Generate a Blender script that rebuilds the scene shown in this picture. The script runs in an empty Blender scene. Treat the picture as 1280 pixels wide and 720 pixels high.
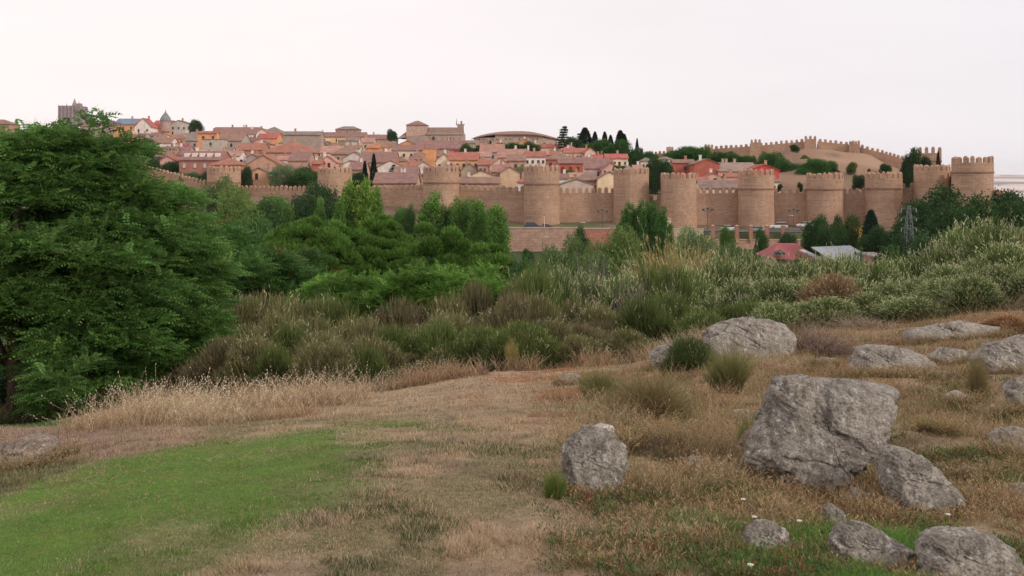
import bpy, bmesh, math, random
import numpy as np
from mathutils import Vector, Matrix

# ------------------------------------------------------------------ camera, sky, sun, exposure
SC = bpy.context.scene
COL = SC.collection
F = 1280.0      # focal length in photo pixels (36 mm lens on a 36 mm sensor)
H0 = 225.0      # photo row of the horizon
cd = bpy.data.cameras.new('camera')
cam = bpy.data.objects.new('camera', cd); COL.objects.link(cam)
cd.lens = 36; cd.sensor_width = 36; cd.shift_y = (H0 - 360) / 1280.0
cd.clip_start = 0.1; cd.clip_end = 30000
cam.location = (0, 0, 0); cam.rotation_euler = (math.radians(90), 0, 0)
SC.camera = cam

SUN_DIR = Vector((0.80, -0.46, 0.46)).normalized()      # towards the sun
elev = math.asin(SUN_DIR.z)
W = bpy.data.worlds.new("World"); SC.world = W; W.use_nodes = True
nt = W.node_tree; nt.nodes.clear()
out = nt.nodes.new('ShaderNodeOutputWorld'); bg = nt.nodes.new('ShaderNodeBackground')
sky = nt.nodes.new('ShaderNodeTexSky'); sky.sky_type = 'NISHITA'; sky.sun_disc = False
sky.sun_elevation = elev; sky.sun_rotation = math.atan2(SUN_DIR.x, SUN_DIR.y)
sky.air_density = 1.0; sky.dust_density = 3.0; sky.ozone_density = 1.0
SKY_STRENGTH = 0.1
tc = nt.nodes.new('ShaderNodeTexCoord')
sep = nt.nodes.new('ShaderNodeSeparateXYZ'); nt.links.new(tc.outputs['Generated'], sep.inputs[0])
# thin overcast veil: warm pinkish to the north-east, cooler to the south
mr = nt.nodes.new('ShaderNodeMapRange'); mr.inputs[1].default_value = -0.35; mr.inputs[2].default_value = 0.5
nt.links.new(sep.outputs[0], mr.inputs[0])
veil = nt.nodes.new('ShaderNodeMixRGB'); veil.inputs[1].default_value = (9.8, 8.95, 8.8, 1); veil.inputs[2].default_value = (8.5, 8.1, 8.35, 1)
nt.links.new(mr.outputs[0], veil.inputs[0])
nz = nt.nodes.new('ShaderNodeTexNoise'); nz.inputs['Scale'].default_value = 3.0; nz.inputs['Detail'].default_value = 4
mp = nt.nodes.new('ShaderNodeMapping'); mp.inputs['Scale'].default_value = (1, 1, 5)
nt.links.new(tc.outputs['Generated'], mp.inputs[0]); nt.links.new(mp.outputs[0], nz.inputs[0])
mr2 = nt.nodes.new('ShaderNodeMapRange'); mr2.inputs[1].default_value = 0.3; mr2.inputs[2].default_value = 0.7
mr2.inputs[3].default_value = 0.965; mr2.inputs[4].default_value = 1.02
nt.links.new(nz.outputs[0], mr2.inputs[0])
vm = nt.nodes.new('ShaderNodeMixRGB'); vm.blend_type = 'MULTIPLY'; vm.inputs[0].default_value = 1
nt.links.new(veil.outputs[0], vm.inputs[1]); nt.links.new(mr2.outputs[0], vm.inputs[2])
mx = nt.nodes.new('ShaderNodeMixRGB'); mx.inputs[0].default_value = 0.95
nt.links.new(sky.outputs[0], mx.inputs[1]); nt.links.new(vm.outputs[0], mx.inputs[2])
nt.links.new(mx.outputs[0], bg.inputs[0]); bg.inputs[1].default_value = SKY_STRENGTH
nt.links.new(bg.outputs[0], out.inputs[0])

sd = bpy.data.lights.new('sun', 'SUN'); sd.energy = 1.5; sd.angle = math.radians(10); sd.color = (1.0, 0.88, 0.74)
so = bpy.data.objects.new('sun', sd); COL.objects.link(so)
so.rotation_euler = SUN_DIR.to_track_quat('Z', 'Y').to_euler()

vs = SC.view_settings
vs.view_transform = 'Standard'; vs.look = 'None'; vs.gamma = 1.0; vs.exposure = 0.17; vs.use_curve_mapping = False
SC.render.engine = 'CYCLES'
SC.cycles.max_bounces = 5; SC.cycles.diffuse_bounces = 3; SC.cycles.glossy_bounces = 2; SC.cycles.transmission_bounces = 2
SC.cycles.transparent_max_bounces = 4; SC.cycles.volume_bounces = 0
SC.cycles.use_denoising = True
try: SC.cycles.denoiser = 'OPENIMAGEDENOISE'
except Exception: pass
SC.cycles.use_adaptive_sampling = False
SC.cycles.caustics_reflective = False; SC.cycles.caustics_refractive = False

# ------------------------------------------------------------------ helpers
RS = np.random.RandomState
def P(px, py, D): return Vector(((px - 640) / F * D, D, (H0 - py) / F * D))

def smooth(a, b, x):
    t = np.clip((x - a) / (b - a), 0, 1); return t * t * (3 - 2 * t)

def _h(ix, iy, s):
    n = (ix.astype(np.int64) * 374761393 + iy.astype(np.int64) * 668265263 + s * 974634777) & 0x7fffffff
    n = ((n ^ (n >> 13)) * 1274126177) & 0x7fffffff
    n = n ^ (n >> 16)
    return (n & 0xffff) / 65535.0
def noise2(x, y, s=0):
    x = np.asarray(x, float); y = np.asarray(y, float)
    ix = np.floor(x); iy = np.floor(y); fx = x - ix; fy = y - iy
    fx = fx * fx * (3 - 2 * fx); fy = fy * fy * (3 - 2 * fy)
    a = _h(ix, iy, s); b = _h(ix + 1, iy, s); c = _h(ix, iy + 1, s); d = _h(ix + 1, iy + 1, s)
    return (a * (1 - fx) + b * fx) * (1 - fy) + (c * (1 - fx) + d * fx) * fy
def fbm(x, y, s=0, o=4):
    r = 0; a = 0.5; t = 0
    for i in range(o):
        r = r + a * noise2(x, y, s + i * 17); t += a; x = x * 2.03 + 5.1; y = y * 2.03 + 1.7; a *= 0.5
    return r / t
def noise3(p, s=0):
    return (noise2(p[:, 0] + 3.1 * p[:, 2], p[:, 1] - 1.7 * p[:, 2], s) + noise2(p[:, 1] + 2.3 * p[:, 0], p[:, 2] * 1.3 + 7, s + 5) + noise2(p[:, 2] - 1.9 * p[:, 1], p[:, 0] * 1.2 - 3, s + 9)) / 3

# ---- terrain: heights given in columns (photo px direction) and rows (distance)
COLS = np.array([-500, 0, 220, 440, 640, 760, 900, 1050, 1280, 1700], float)
ROWS = np.array([8, 10, 13, 18, 22, 26, 30, 36, 45, 60], float)
TPY = np.array([
 [635, 598, 568, 550, 545, 543, 543, 545, 550, 560],
 [632, 596, 566, 546, 538, 533, 528, 528, 530, 540],
 [615, 575, 545, 522, 512, 506, 502, 503, 518, 540],
 [605, 560, 532, 508, 496, 490, 490, 505, 525, 545],
 [610, 560, 525, 492, 474, 464, 468, 485, 510, 530],
 [612, 562, 524, 486, 466, 458, 464, 480, 500, 520],
 [625, 575, 525, 475, 445, 432, 432, 444, 465, 500],
 [640, 595, 540, 470, 432, 415, 408, 412, 435, 480],
 [640, 585, 520, 450, 415, 395, 385, 384, 405, 470],
 [640, 580, 510, 440, 400, 370, 350, 350, 380, 470]], float)
TZ = (H0 - TPY) / F * ROWS[None, :]
TZ = np.concatenate([np.tile([[-1.62, -1.9, -2.32]], (len(COLS), 1)), TZ], axis=1)
ROWS = np.concatenate([[0, 3, 6], ROWS])
C2 = np.array([-500, 0, 400, 600, 700, 800, 870, 940, 1015, 1075, 1130, 1165, 1210, 1300, 1900], float)
R2 = np.array([60, 90, 130, 190, 235, 261.6, 262.6, 278, 284, 290, 300, 350, 430, 600, 900, 2000, 3500, 5000, 6500, 8500, 12000], float)
far = [-35, -25, -10, 20, 42, 30]
low = lambda z60: [z60, -18, -20.5, -20, -18.8, -18.2]
T2 = np.array([
 low(-15) + [-12.9, -12.7, -12.5, -12, -7, -1.6, 6.9, 26, 10] + far,
 low(-14.8) + [-12.9, -12.7, -12.5, -12, -7, -1.6, 6.9, 26, 10] + far,
 low(-15) + [-12.9, -12.7, -12.5, -12, -7, -1.6, 6.9, 22, 10] + far,
 low(-14.5) + [-12.9, -12.7, -12.4, -12, -7, -1.8, 6.5, 20, 8] + far,
 low(-14) + [-12.9, -12.7, -12.2, -12, -7, -2.0, 5.5, 17, 5] + far,
 low(-13.6) + [-12.9, -12.8, -12.6, -12, -7.5, -3, 3.5, 10, 0] + far,
 low(-13) + [-13.3, -13.2, -13, -12.5, -7.5, -4, 7.6, 4, -5] + far,
 low(-12.7) + [-13.6, -13.4, -13.2, -12.5, -7.5, -3, 9.8, 0, -20] + far,
 low(-12.2) + [-13.6, -13.4, -13.2, -12.5, -7.5, -1, 14.2, 0, -25] + far,
 low(-12) + [-13.2, -13, -12.6, -12, -7, -2, 12.6, -3, -30] + far,
 low(-12) + [-13, -12.4, -11, -10.5, -6, -2, 6.5, -8, -30] + far,
 low(-11.8) + [-12.4, -11.5, -10, -9.5, -5, -2, 3, -12, -30] + far,
 low(-11.6) + [-12.4, -11.5, -10, -9.5, -5, -3, -2, -15, -30] + far,
 low(-11.5) + [-15, -15, -15, -15, -15, -15, -18, -25, -35] + far,
 low(-11.5) + [-15, -15, -15, -15, -15, -15, -18, -25, -35] + far], float)

def _bil(cols, rows, T, px, D):
    ci = np.clip(np.searchsorted(cols, px) - 1, 0, len(cols) - 2)
    ri = np.clip(np.searchsorted(rows, D) - 1, 0, len(rows) - 2)
    tx = np.clip((px - cols[ci]) / (cols[ci + 1] - cols[ci]), 0, 1); tx = tx * tx * (3 - 2 * tx)
    ty = np.clip((D - rows[ri]) / (rows[ri + 1] - rows[ri]), 0, 1)
    return (T[ci, ri] * (1 - tx) + T[ci + 1, ri] * tx) * (1 - ty) + (T[ci, ri + 1] * (1 - tx) + T[ci + 1, ri + 1] * tx) * ty
LIM = math.radians(50)
def ground_pD(px, D):
    px = np.asarray(px, float); D = np.asarray(D, float)
    a = _bil(COLS, ROWS, TZ, px, D); b = _bil(C2, R2, T2, px, D)
    z = np.where(D <= 60, a, b)
    # join the two tables smoothly around D = 60
    e60 = _bil(COLS, ROWS, TZ, px, np.full_like(D, 60.0)) - _bil(C2, R2, T2, px, np.full_like(D, 60.0))
    return np.where(D > 60, z + e60 * np.clip(1 - (D - 60) / 60, 0, 1), z)
def gz(x, y):
    x = np.asarray(x, float); y = np.asarray(y, float)
    th = np.clip(np.arctan2(x, y), -LIM, LIM); r = np.hypot(x, y)
    z = ground_pD(640 + F * np.tan(th), r * np.cos(th))
    for (bx, by, br, ba) in BANKS: z = z + ba * np.exp(-((x - bx) ** 2 + (y - by) ** 2) / (2 * br * br))
    return z
# small banks of soil held up behind the larger boulders
BANKS = [((q - 640) / F * d, d, r, a) for (q, d, r, a) in [(1120, 11.3, .50, .24), (812, 9.9, .26, .17), (1215, 9.9, .30, .16), (1090, 16.2, .7, .2), (940, 18.5, .9, .2), (1215, 8.0, .25, .05)]]
def G(x, y): return float(gz(x, y))
def hitD(px, py):
    """distance at which the line of sight through a photo pixel meets the foreground ground"""
    D = np.arange(4, 60, 0.02)
    z = ground_pD(np.full_like(D, px), D); q = H0 - z / D * F
    i = np.where(q <= py)[0]
    return float(D[i[0]]) if len(i) else 60.0
def ground_point(px, D):
    x = (px - 640) / F * D
    return Vector((x, D, float(ground_pD(px, D))))

# ---- mesh / object creation
def mesh_np(name, verts, faces, col=None, smooth_=False, mats=None, fmat=None):
    """faces: (N,3) or (N,4) int array; col: (V,3) colours"""
    me = bpy.data.meshes.new(name)
    verts = np.ascontiguousarray(verts, np.float32); faces = np.ascontiguousarray(faces, np.int32)
    n, k = faces.shape
    me.vertices.add(len(verts)); me.vertices.foreach_set('co', verts.ravel())
    me.loops.add(n * k); me.loops.foreach_set('vertex_index', faces.ravel())
    me.polygons.add(n); me.polygons.foreach_set('loop_start', np.arange(0, n * k, k, dtype=np.int32))
    try: me.polygons.foreach_set('loop_total', np.full(n, k, np.int32))
    except Exception: pass
    if smooth_: me.polygons.foreach_set('use_smooth', np.ones(n, bool))
    if col is not None:
        a = me.color_attributes.new('Col', 'FLOAT_COLOR', 'POINT')
        c4 = np.ones((len(verts), 4), np.float32); c4[:, :3] = col
        a.data.foreach_set('color', c4.ravel())
    if mats:
        for m in mats: me.materials.append(m)
        if fmat is not None: me.polygons.foreach_set('material_index', np.asarray(fmat, np.int32))
    me.update(calc_edges=True); me.validate(clean_customdata=False)
    return me
def link(name, me, parent=None, loc=None):
    o = bpy.data.objects.new(name, me); COL.objects.link(o)
    if parent: o.parent = parent
    if loc is not None: o.location = loc
    return o
def thing(name, label, cat, loc=(0, 0, 0), rz=0, group=None):
    o = bpy.data.objects.new(name, None); COL.objects.link(o)
    o.location = loc; o.rotation_euler = (0, 0, rz); o.empty_display_size = 0.1
    tag(o, label, cat, group); return o
def tag(o, label=None, cat=None, group=None, kind=None):
    if label: o['label'] = label
    if cat: o['category'] = cat
    if group: o['group'] = group
    if kind: o['kind'] = kind
    return o
def dup(root, loc, rz=0, scale=(1, 1, 1), label=None, group=None, color=None):
    def cp(o, par):
        c = o.copy(); COL.objects.link(c); c.parent = par
        if color is not None and c.type == 'MESH' and o.get('tint'): c.color = (*color, 1)
        for ch in KIDS.get(o.name, []): cp(ch, c)
        return c
    if root.name not in KIDS: collect_kids(root)
    r = cp(root, None); r.location = loc; r.rotation_euler = (0, 0, rz); r.scale = scale
    if label: r['label'] = label
    if group: r['group'] = group
    return r
KIDS = {}
def collect_kids(o):
    KIDS[o.name] = list(o.children)
    for c in KIDS[o.name]: collect_kids(c)

class MB:
    def __init__(s): s.v = []; s.f = []
    def add(s, vs, fs):
        n = len(s.v); s.v += [tuple(v) for v in vs]; s.f += [tuple(i + n for i in f) for f in fs]
    def box(s, c, d, rz=0, taper=1.0):
        x, y, z = d[0] / 2, d[1] / 2, d[2] / 2; ca, sa = math.cos(rz), math.sin(rz); vs = []
        for zz, t in ((-z, 1), (z, taper)):
            for xx, yy in ((-x, -y), (x, -y), (x, y), (-x, y)):
                xx *= t; yy *= t
                vs.append((c[0] + xx * ca - yy * sa, c[1] + xx * sa + yy * ca, c[2] + zz))
        s.add(vs, [(0, 3, 2, 1), (4, 5, 6, 7), (0, 1, 5, 4), (1, 2, 6, 5), (2, 3, 7, 6), (3, 0, 4, 7)])
    def prism(s, poly, z0, z1, taper=None):
        n = len(poly); vs = [(x, y, z0) for x, y in poly]
        vs += [(x, y, z1) for x, y in (taper or poly)]
        s.add(vs, [tuple(range(n))[::-1], tuple(range(n, 2 * n))] + [(i, (i + 1) % n, n + (i + 1) % n, n + i) for i in range(n)])
    def tube(s, pts, rad, seg=6):
        pts = [Vector(p) for p in pts]; rings = []; n0 = len(s.v); vs = []; fs = []
        for i, p in enumerate(pts):
            d = (pts[min(i + 1, len(pts) - 1)] - pts[max(i - 1, 0)]).normalized()
            a = d.cross(Vector((0.31, 0.9, 0.1))).normalized(); b = d.cross(a)
            r = rad[i] if hasattr(rad, '__len__') else rad
            for k in range(seg):
                t = 2 * math.pi * k / seg; vs.append(p + a * (r * math.cos(t)) + b * (r * math.sin(t)))
        for i in range(len(pts) - 1):
            for k in range(seg):
                k2 = (k + 1) % seg; fs.append((i * seg + k, i * seg + k2, (i + 1) * seg + k2, (i + 1) * seg + k))
        fs.append(tuple(range(seg))[::-1]); fs.append(tuple((len(pts) - 1) * seg + k for k in range(seg)))
        s.add(vs, fs)
    def build(s, name, mat, parent=None, loc=None, color=None, smooth_=False):
        me = bpy.data.meshes.new(name); me.from_pydata(s.v, [], s.f); me.materials.append(mat)
        bm = bmesh.new(); bm.from_mesh(me); bmesh.ops.recalc_face_normals(bm, faces=bm.faces); bm.to_mesh(me); bm.free()
        if smooth_: me.polygons.foreach_set('use_smooth', np.ones(len(me.polygons), bool))
        o = link(name, me, parent, loc)
        if color is not None: o.color = (*color, 1)
        return o

# ------------------------------------------------------------------ materials
def newmat(name):
    m = bpy.data.materials.new(name); m.use_nodes = True
    nt = m.node_tree; nt.nodes.clear()
    o = nt.nodes.new('ShaderNodeOutputMaterial'); b = nt.nodes.new('ShaderNodeBsdfPrincipled')
    b.inputs['Roughness'].default_value = 0.9; b.inputs['Specular IOR Level'].default_value = 0.15
    nt.links.new(b.outputs[0], o.inputs[0]); return m, nt, b, o
def N(nt, t, **kw):
    n = nt.nodes.new(t)
    for k, v in kw.items():
        if k.startswith('i_'): n.inputs[k[2:].replace('_', ' ')].default_value = v
        else: setattr(n, k, v)
    return n
def mixc(nt, fac, a, b, mode='MIX'):
    m = nt.nodes.new('ShaderNodeMixRGB'); m.blend_type = mode
    for i, v in ((0, fac), (1, a), (2, b)):
        if hasattr(v, 'node') or hasattr(v, 'links'): nt.links.new(v, m.inputs[i])
        elif isinstance(v, (int, float)): m.inputs[i].default_value = v if i == 0 else (v, v, v, 1)
        else: m.inputs[i].default_value = (*v[:3], 1)
    return m.outputs[0]
def ramp(nt, src, a, b, lo=0.0, hi=1.0):
    m = nt.nodes.new('ShaderNodeMapRange'); m.inputs[1].default_value = a; m.inputs[2].default_value = b
    m.inputs[3].default_value = lo; m.inputs[4].default_value = hi; nt.links.new(src, m.inputs[0]); return m.outputs[0]
def texn(nt, coord, scale, detail=4, rough=0.6, vec_scale=None):
    c = nt.nodes.new('ShaderNodeTexCoord') if isinstance(coord, str) else None
    src = c.outputs[coord] if c else coord
    if vec_scale:
        mp = nt.nodes.new('ShaderNodeMapping'); mp.inputs['Scale'].default_value = vec_scale; nt.links.new(src, mp.inputs[0]); src = mp.outputs[0]
    n = nt.nodes.new('ShaderNodeTexNoise'); n.inputs['Scale'].default_value = scale; n.inputs['Detail'].default_value = detail; n.inputs['Roughness'].default_value = rough
    nt.links.new(src, n.inputs[0]); return n.outputs[0]
def bump(nt, b, h, strength=0.5, dist=0.05):
    n = nt.nodes.new('ShaderNodeBump'); n.inputs['Strength'].default_value = strength; n.inputs['Distance'].default_value = dist
    nt.links.new(h, n.inputs['Height']); nt.links.new(n.outputs[0], b.inputs['Normal'])
def geo_pos(nt):
    return nt.nodes.new('ShaderNodeNewGeometry').outputs['Position']

def mat_leaf(name, trans=0.3, rough=0.6, spec=0.2):
    m, nt, b, o = newmat(name)
    at = N(nt, 'ShaderNodeAttribute', attribute_name='Col'); oi = N(nt, 'ShaderNodeObjectInfo')
    c = mixc(nt, 1.0, at.outputs['Color'], oi.outputs['Color'], 'MULTIPLY')
    nt.links.new(c, b.inputs['Base Color']); b.inputs['Roughness'].default_value = rough; b.inputs['Specular IOR Level'].default_value = spec
    if trans:
        t = N(nt, 'ShaderNodeBsdfTranslucent'); nt.links.new(c, t.inputs[0])
        ms = N(nt, 'ShaderNodeMixShader'); ms.inputs[0].default_value = trans
        nt.links.new(b.outputs[0], ms.inputs[1]); nt.links.new(t.outputs[0], ms.inputs[2]); nt.links.new(ms.outputs[0], o.inputs[0])
    return m
M = {}
M['leaf'] = mat_leaf('leaf', 0.4)
M['grass'] = mat_leaf('grass_blade', 0.2, 0.7, 0.1)
def m_bark():
    m, nt, b, o = newmat('bark')
    n = texn(nt, 'Object', 3, 5, 0.7, (6, 6, 1)); oi = N(nt, 'ShaderNodeObjectInfo')
    c = mixc(nt, ramp(nt, n, .3, .7), (.045, .032, .024), (.13, .10, .08))
    nt.links.new(mixc(nt, 1.0, c, oi.outputs['Color'], 'MULTIPLY'), b.inputs['Base Color']); bump(nt, b, n, .8, .03); return m
M['bark'] = m_bark()
def m_wall():
    m, nt, b, o = newmat('plaster')
    oi = N(nt, 'ShaderNodeObjectInfo'); g = geo_pos(nt)
    n = texn(nt, g, 0.6, 5, .6); n2 = texn(nt, g, 3.0, 3, .6, (1, 1, .25))
    c = mixc(nt, 1.0, oi.outputs['Color'], mixc(nt, ramp(nt, n, .3, .7), (.78, .76, .74), (1.1, 1.08, 1.05)), 'MULTIPLY')
    c = mixc(nt, ramp(nt, n2, .55, .75, 0, .35), c, mixc(nt, 1, c, (.6, .52, .45), 'MULTIPLY'))
    nt.links.new(c, b.inputs['Base Color']); return m
M['wall'] = m_wall()
def m_roof():
    m, nt, b, o = newmat('roof_tiles')
    oi = N(nt, 'ShaderNodeObjectInfo'); tcn = N(nt, 'ShaderNodeTexCoord'); g = geo_pos(nt)
    w = N(nt, 'ShaderNodeTexWave', bands_direction='X'); w.inputs['Scale'].default_value = 1.2; w.inputs['Distortion'].default_value = 1.5; w.inputs['Detail'].default_value = 2
    nt.links.new(tcn.outputs['Object'], w.inputs[0])
    n = texn(nt, g, 0.5, 6, .7); n2 = texn(nt, g, 2.5, 3, .6)
    c = mixc(nt, 1.0, oi.outputs['Color'], mixc(nt, ramp(nt, n, .3, .7), (.62, .64, .68), (1.25, 1.12, 1.0)), 'MULTIPLY')
    c = mixc(nt, ramp(nt, n2, .5, .7, 0, .5), c, (.20, .17, .14))
    c = mixc(nt, ramp(nt, w.outputs[0], .2, .6, .35, 0), c, mixc(nt, 1, c, (.5, .45, .42), 'MULTIPLY'))
    nt.links.new(c, b.inputs['Base Color']); bump(nt, b, w.outputs[0], .5, .08); return m
M['roof'] = m_roof()
def m_flat(name, col, rough=.8, spec=.2, metal=0.0, tint=False, var=.25, sc=2.0):
    m, nt, b, o = newmat(name)
    n = texn(nt, 'Object', sc, 4, .6)
    c = mixc(nt, ramp(nt, n, .3, .7), tuple(v * (1 - var) for v in col), tuple(min(1, v * (1 + var)) for v in col))
    if tint:
        oi = N(nt, 'ShaderNodeObjectInfo'); c = mixc(nt, 1.0, c, oi.outputs['Color'], 'MULTIPLY')
    nt.links.new(c, b.inputs['Base Color']); b.inputs['Roughness'].default_value = rough; b.inputs['Specular IOR Level'].default_value = spec; b.inputs['Metallic'].default_value = metal
    return m
M['window'] = m_flat('window_glass_dark', (.045, .04, .04), .35, .5)
M['shutter'] = m_flat('white_shutter', (.55, .52, .5), .8)
M['door'] = m_flat('door_paint', (1, 1, 1), .7, .2, tint=True)
M['metal'] = m_flat('galvanised_metal', (.32, .32, .32), .55, .4, .3, tint=True)
M['paint'] = m_flat('gloss_paint', (1, 1, 1), .3, .5, tint=True, var=.04)
M['tyre'] = m_flat('tyre_rubber', (.03, .03, .03), .8)
M['glass'] = m_flat('car_glass', (.03, .035, .04), .1, .6, var=.1)
M['lamp'] = m_flat('lamp_globe', (.7, .68, .64), .4, .4, var=.05)
def m_stone_wall():
    m, nt, b, o = newmat('rampart_masonry')
    g = geo_pos(nt); sp = N(nt, 'ShaderNodeSeparateXYZ'); nt.links.new(g, sp.inputs[0])
    # masonry mapped on x+y and z so courses run level all round the towers
    ad = N(nt, 'ShaderNodeMath', operation='ADD'); nt.links.new(sp.outputs[0], ad.inputs[0]); nt.links.new(sp.outputs[1], ad.inputs[1])
    cb = N(nt, 'ShaderNodeCombineXYZ'); nt.links.new(ad.outputs[0], cb.inputs[0]); nt.links.new(sp.outputs[2], cb.inputs[1])
    br = N(nt, 'ShaderNodeTexBrick'); br.inputs['Scale'].default_value = 1.0; br.inputs['Brick Width'].default_value = .8; br.inputs['Row Height'].default_value = .45
    br.inputs['Mortar Size'].default_value = .05; br.inputs['Mortar Smooth'].default_value = .4; br.inputs['Bias'].default_value = -.1
    br.inputs['Color1'].default_value = (.51, .32, .22, 1); br.inputs['Color2'].default_value = (.27, .17, .12, 1); br.inputs['Mortar'].default_value = (.52, .37, .28, 1)
    nt.links.new(cb.outputs[0], br.inputs[0])
    n = texn(nt, g, .22, 6, .6); n2 = texn(nt, g, 1.3, 5, .75); n3 = texn(nt, g, .8, 3, .6, (1, 1, .12))
    base = mixc(nt, ramp(nt, n, .35, .65), (.385, .235, .158), (.56, .365, .255))
    c = mixc(nt, .55, base, br.outputs[0])
    c = mixc(nt, ramp(nt, n2, .52, .75, 0, .65), c, (.21, .15, .11))
    c = mixc(nt, ramp(nt, n3, .55, .75, 0, .3), c, (.60, .46, .36))
    # lime and grime bands along the courses
    w = texn(nt, cb.outputs[0], .5, 3, .6, (.08, 1.6, 1)); c = mixc(nt, ramp(nt, w, .52, .68, 0, .3), c, (.27, .175, .13))
    nt.links.new(c, b.inputs['Base Color']); bump(nt, b, mixc(nt, .5, br.outputs['Fac'], n2), .5, .12); return m
M['rampart'] = m_stone_wall()
def m_ground():
    m, nt, b, o = newmat('ground')
    at = N(nt, 'ShaderNodeAttribute', attribute_name='Col'); g = geo_pos(nt)
    n = texn(nt, g, 18, 6, .75); n2 = texn(nt, g, 2.2, 5, .6); n3 = texn(nt, g, .03, 5, .6)
    c = mixc(nt, 1, at.outputs['Color'], mixc(nt, ramp(nt, n, .3, .7), (.62, .6, .56), (1.3, 1.3, 1.28)), 'MULTIPLY')
    c = mixc(nt, 1, c, mixc(nt, ramp(nt, n2, .3, .7), (.8, .82, .8), (1.2, 1.16, 1.15)), 'MULTIPLY')
    nt.links.new(c, b.inputs['Base Color']); bump(nt, b, mixc(nt, .5, n, texn(nt, g, 70, 4, .8)), 1.0, .04); return m
M['ground'] = m_ground()
def m_rock():
    m, nt, b, o = newmat('granite')
    tcn = N(nt, 'ShaderNodeTexCoord'); s = tcn.outputs['Object']; oi = N(nt, 'ShaderNodeObjectInfo')
    n = texn(nt, s, 3.4, 8, .7); f = texn(nt, s, 55, 6, .8); md = texn(nt, s, 17, 7, .75); st = texn(nt, s, 7, 6, .7, (2.2, 2.2, .4))
    c = mixc(nt, ramp(nt, n, .35, .65), (.215, .19, .16), (.43, .39, .335))
    c = mixc(nt, ramp(nt, st, .52, .64, 0, .5), c, (.10, .085, .07))
    c = mixc(nt, ramp(nt, md, .52, .62, 0, .75), c, (.10, .09, .08))
    l = texn(nt, s, 10, 8, .8, (1.3, 1, 1)); c = mixc(nt, ramp(nt, l, .56, .61, 0, .85), c, (.60, .58, .53))
    l2 = texn(nt, s, 3.3, 6, .8, (1, 1.6, 1)); c = mixc(nt, ramp(nt, l2, .6, .68, 0, .6), c, (.33, .23, .14))
    c = mixc(nt, 1, c, mixc(nt, ramp(nt, f, .3, .7), (.4, .4, .4), (1.5, 1.5, 1.5)), 'MULTIPLY')
    c = mixc(nt, 1, c, oi.outputs['Color'], 'MULTIPLY')
    nt.links.new(c, b.inputs['Base Color'])
    v = N(nt, 'ShaderNodeTexVoronoi'); v.inputs['Scale'].default_value = 26; nt.links.new(s, v.inputs[0])
    bump(nt, b, mixc(nt, .3, mixc(nt, .5, f, md), v.outputs[0]), 1.0, .05); return m
M['rock'] = m_rock()
M['brick'] = None
def m_brickwall():
    m, nt, b, o = newmat('brick_retaining')
    g = geo_pos(nt); sp = N(nt, 'ShaderNodeSeparateXYZ'); nt.links.new(g, sp.inputs[0])
    cb = N(nt, 'ShaderNodeCombineXYZ'); nt.links.new(sp.outputs[0], cb.inputs[0]); nt.links.new(sp.outputs[2], cb.inputs[1])
    br = N(nt, 'ShaderNodeTexBrick'); br.inputs['Scale'].default_value = 1.0; br.inputs['Brick Width'].default_value = .9; br.inputs['Row Height'].default_value = .4
    br.inputs['Mortar Size'].default_value = .04
    br.inputs['Color1'].default_value = (.46, .28, .22, 1); br.inputs['Color2'].default_value = (.36, .22, .17, 1); br.inputs['Mortar'].default_value = (.5, .38, .32, 1)
    nt.links.new(cb.outputs[0], br.inputs[0]); oi = N(nt, 'ShaderNodeObjectInfo')
    n = texn(nt, g, .8, 5, .7); c = mixc(nt, 1, br.outputs[0], mixc(nt, ramp(nt, n, .3, .7), (.75, .75, .75), (1.15, 1.1, 1.1)), 'MULTIPLY')
    nt.links.new(mixc(nt, 1, c, oi.outputs['Color'], 'MULTIPLY'), b.inputs['Base Color']); return m
M['brick'] = m_brickwall()
M['asphalt'] = m_flat('asphalt', (.12, .12, .13), .9, sc=.5)

# ---- the summer air between here and the far plain
def build_haze():
    b = MB(); b.box((0, 0, 45), (25000, 25000, 250)); m = bpy.data.materials.new('haze'); m.use_nodes = True; nt = m.node_tree; nt.nodes.clear()
    o = nt.nodes.new('ShaderNodeOutputMaterial'); v = nt.nodes.new('ShaderNodeVolumePrincipled'); v.inputs['Color'].default_value = (.93, .93, 1.0, 1); v.inputs['Density'].default_value = HAZE; v.inputs['Anisotropy'].default_value = .0
    nt.links.new(v.outputs[0], o.inputs['Volume']); o_ = b.build('haze', m); tag(o_, kind='stuff'); return o_
HAZE = 0.00003
build_haze()
# ------------------------------------------------------------------ ground colour (the plants and soil's own colour)
def ground_mask(x, y):
    th = np.clip(np.arctan2(x, y), -LIM, LIM); D = np.hypot(x, y) * np.cos(th); px = 640 + F * np.tan(th)
    z = ground_pD(px, D); q = H0 - z / np.maximum(D, .5) * F
    n = fbm(x * .55, y * .35, 3, 5); n2 = fbm(x * 2.3, y * 2.0, 11, 4)
    rim = np.interp(px, [-400, 0, 100, 220, 350, 430, 520], [700, 622, 583, 558, 541, 530, 520])
    inside = smooth(-6, 8, q - rim + (n2 - .5) * 14)
    core = np.interp(q, [520, 545, 570, 600, 640, 680, 730, 800], [385, 360, 340, 310, 250, 185, 135, 95])
    g = 1 - smooth(-70, 210, px - core + (n - .5) * 240 + (n2 - .5) * 120)
    g = g * (.62 + .38 * smooth(.35, .6, fbm(x * .9, y * .6, 17, 4)))
    green = g * inside
    return px, D, q, n, n2, green, inside
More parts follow.
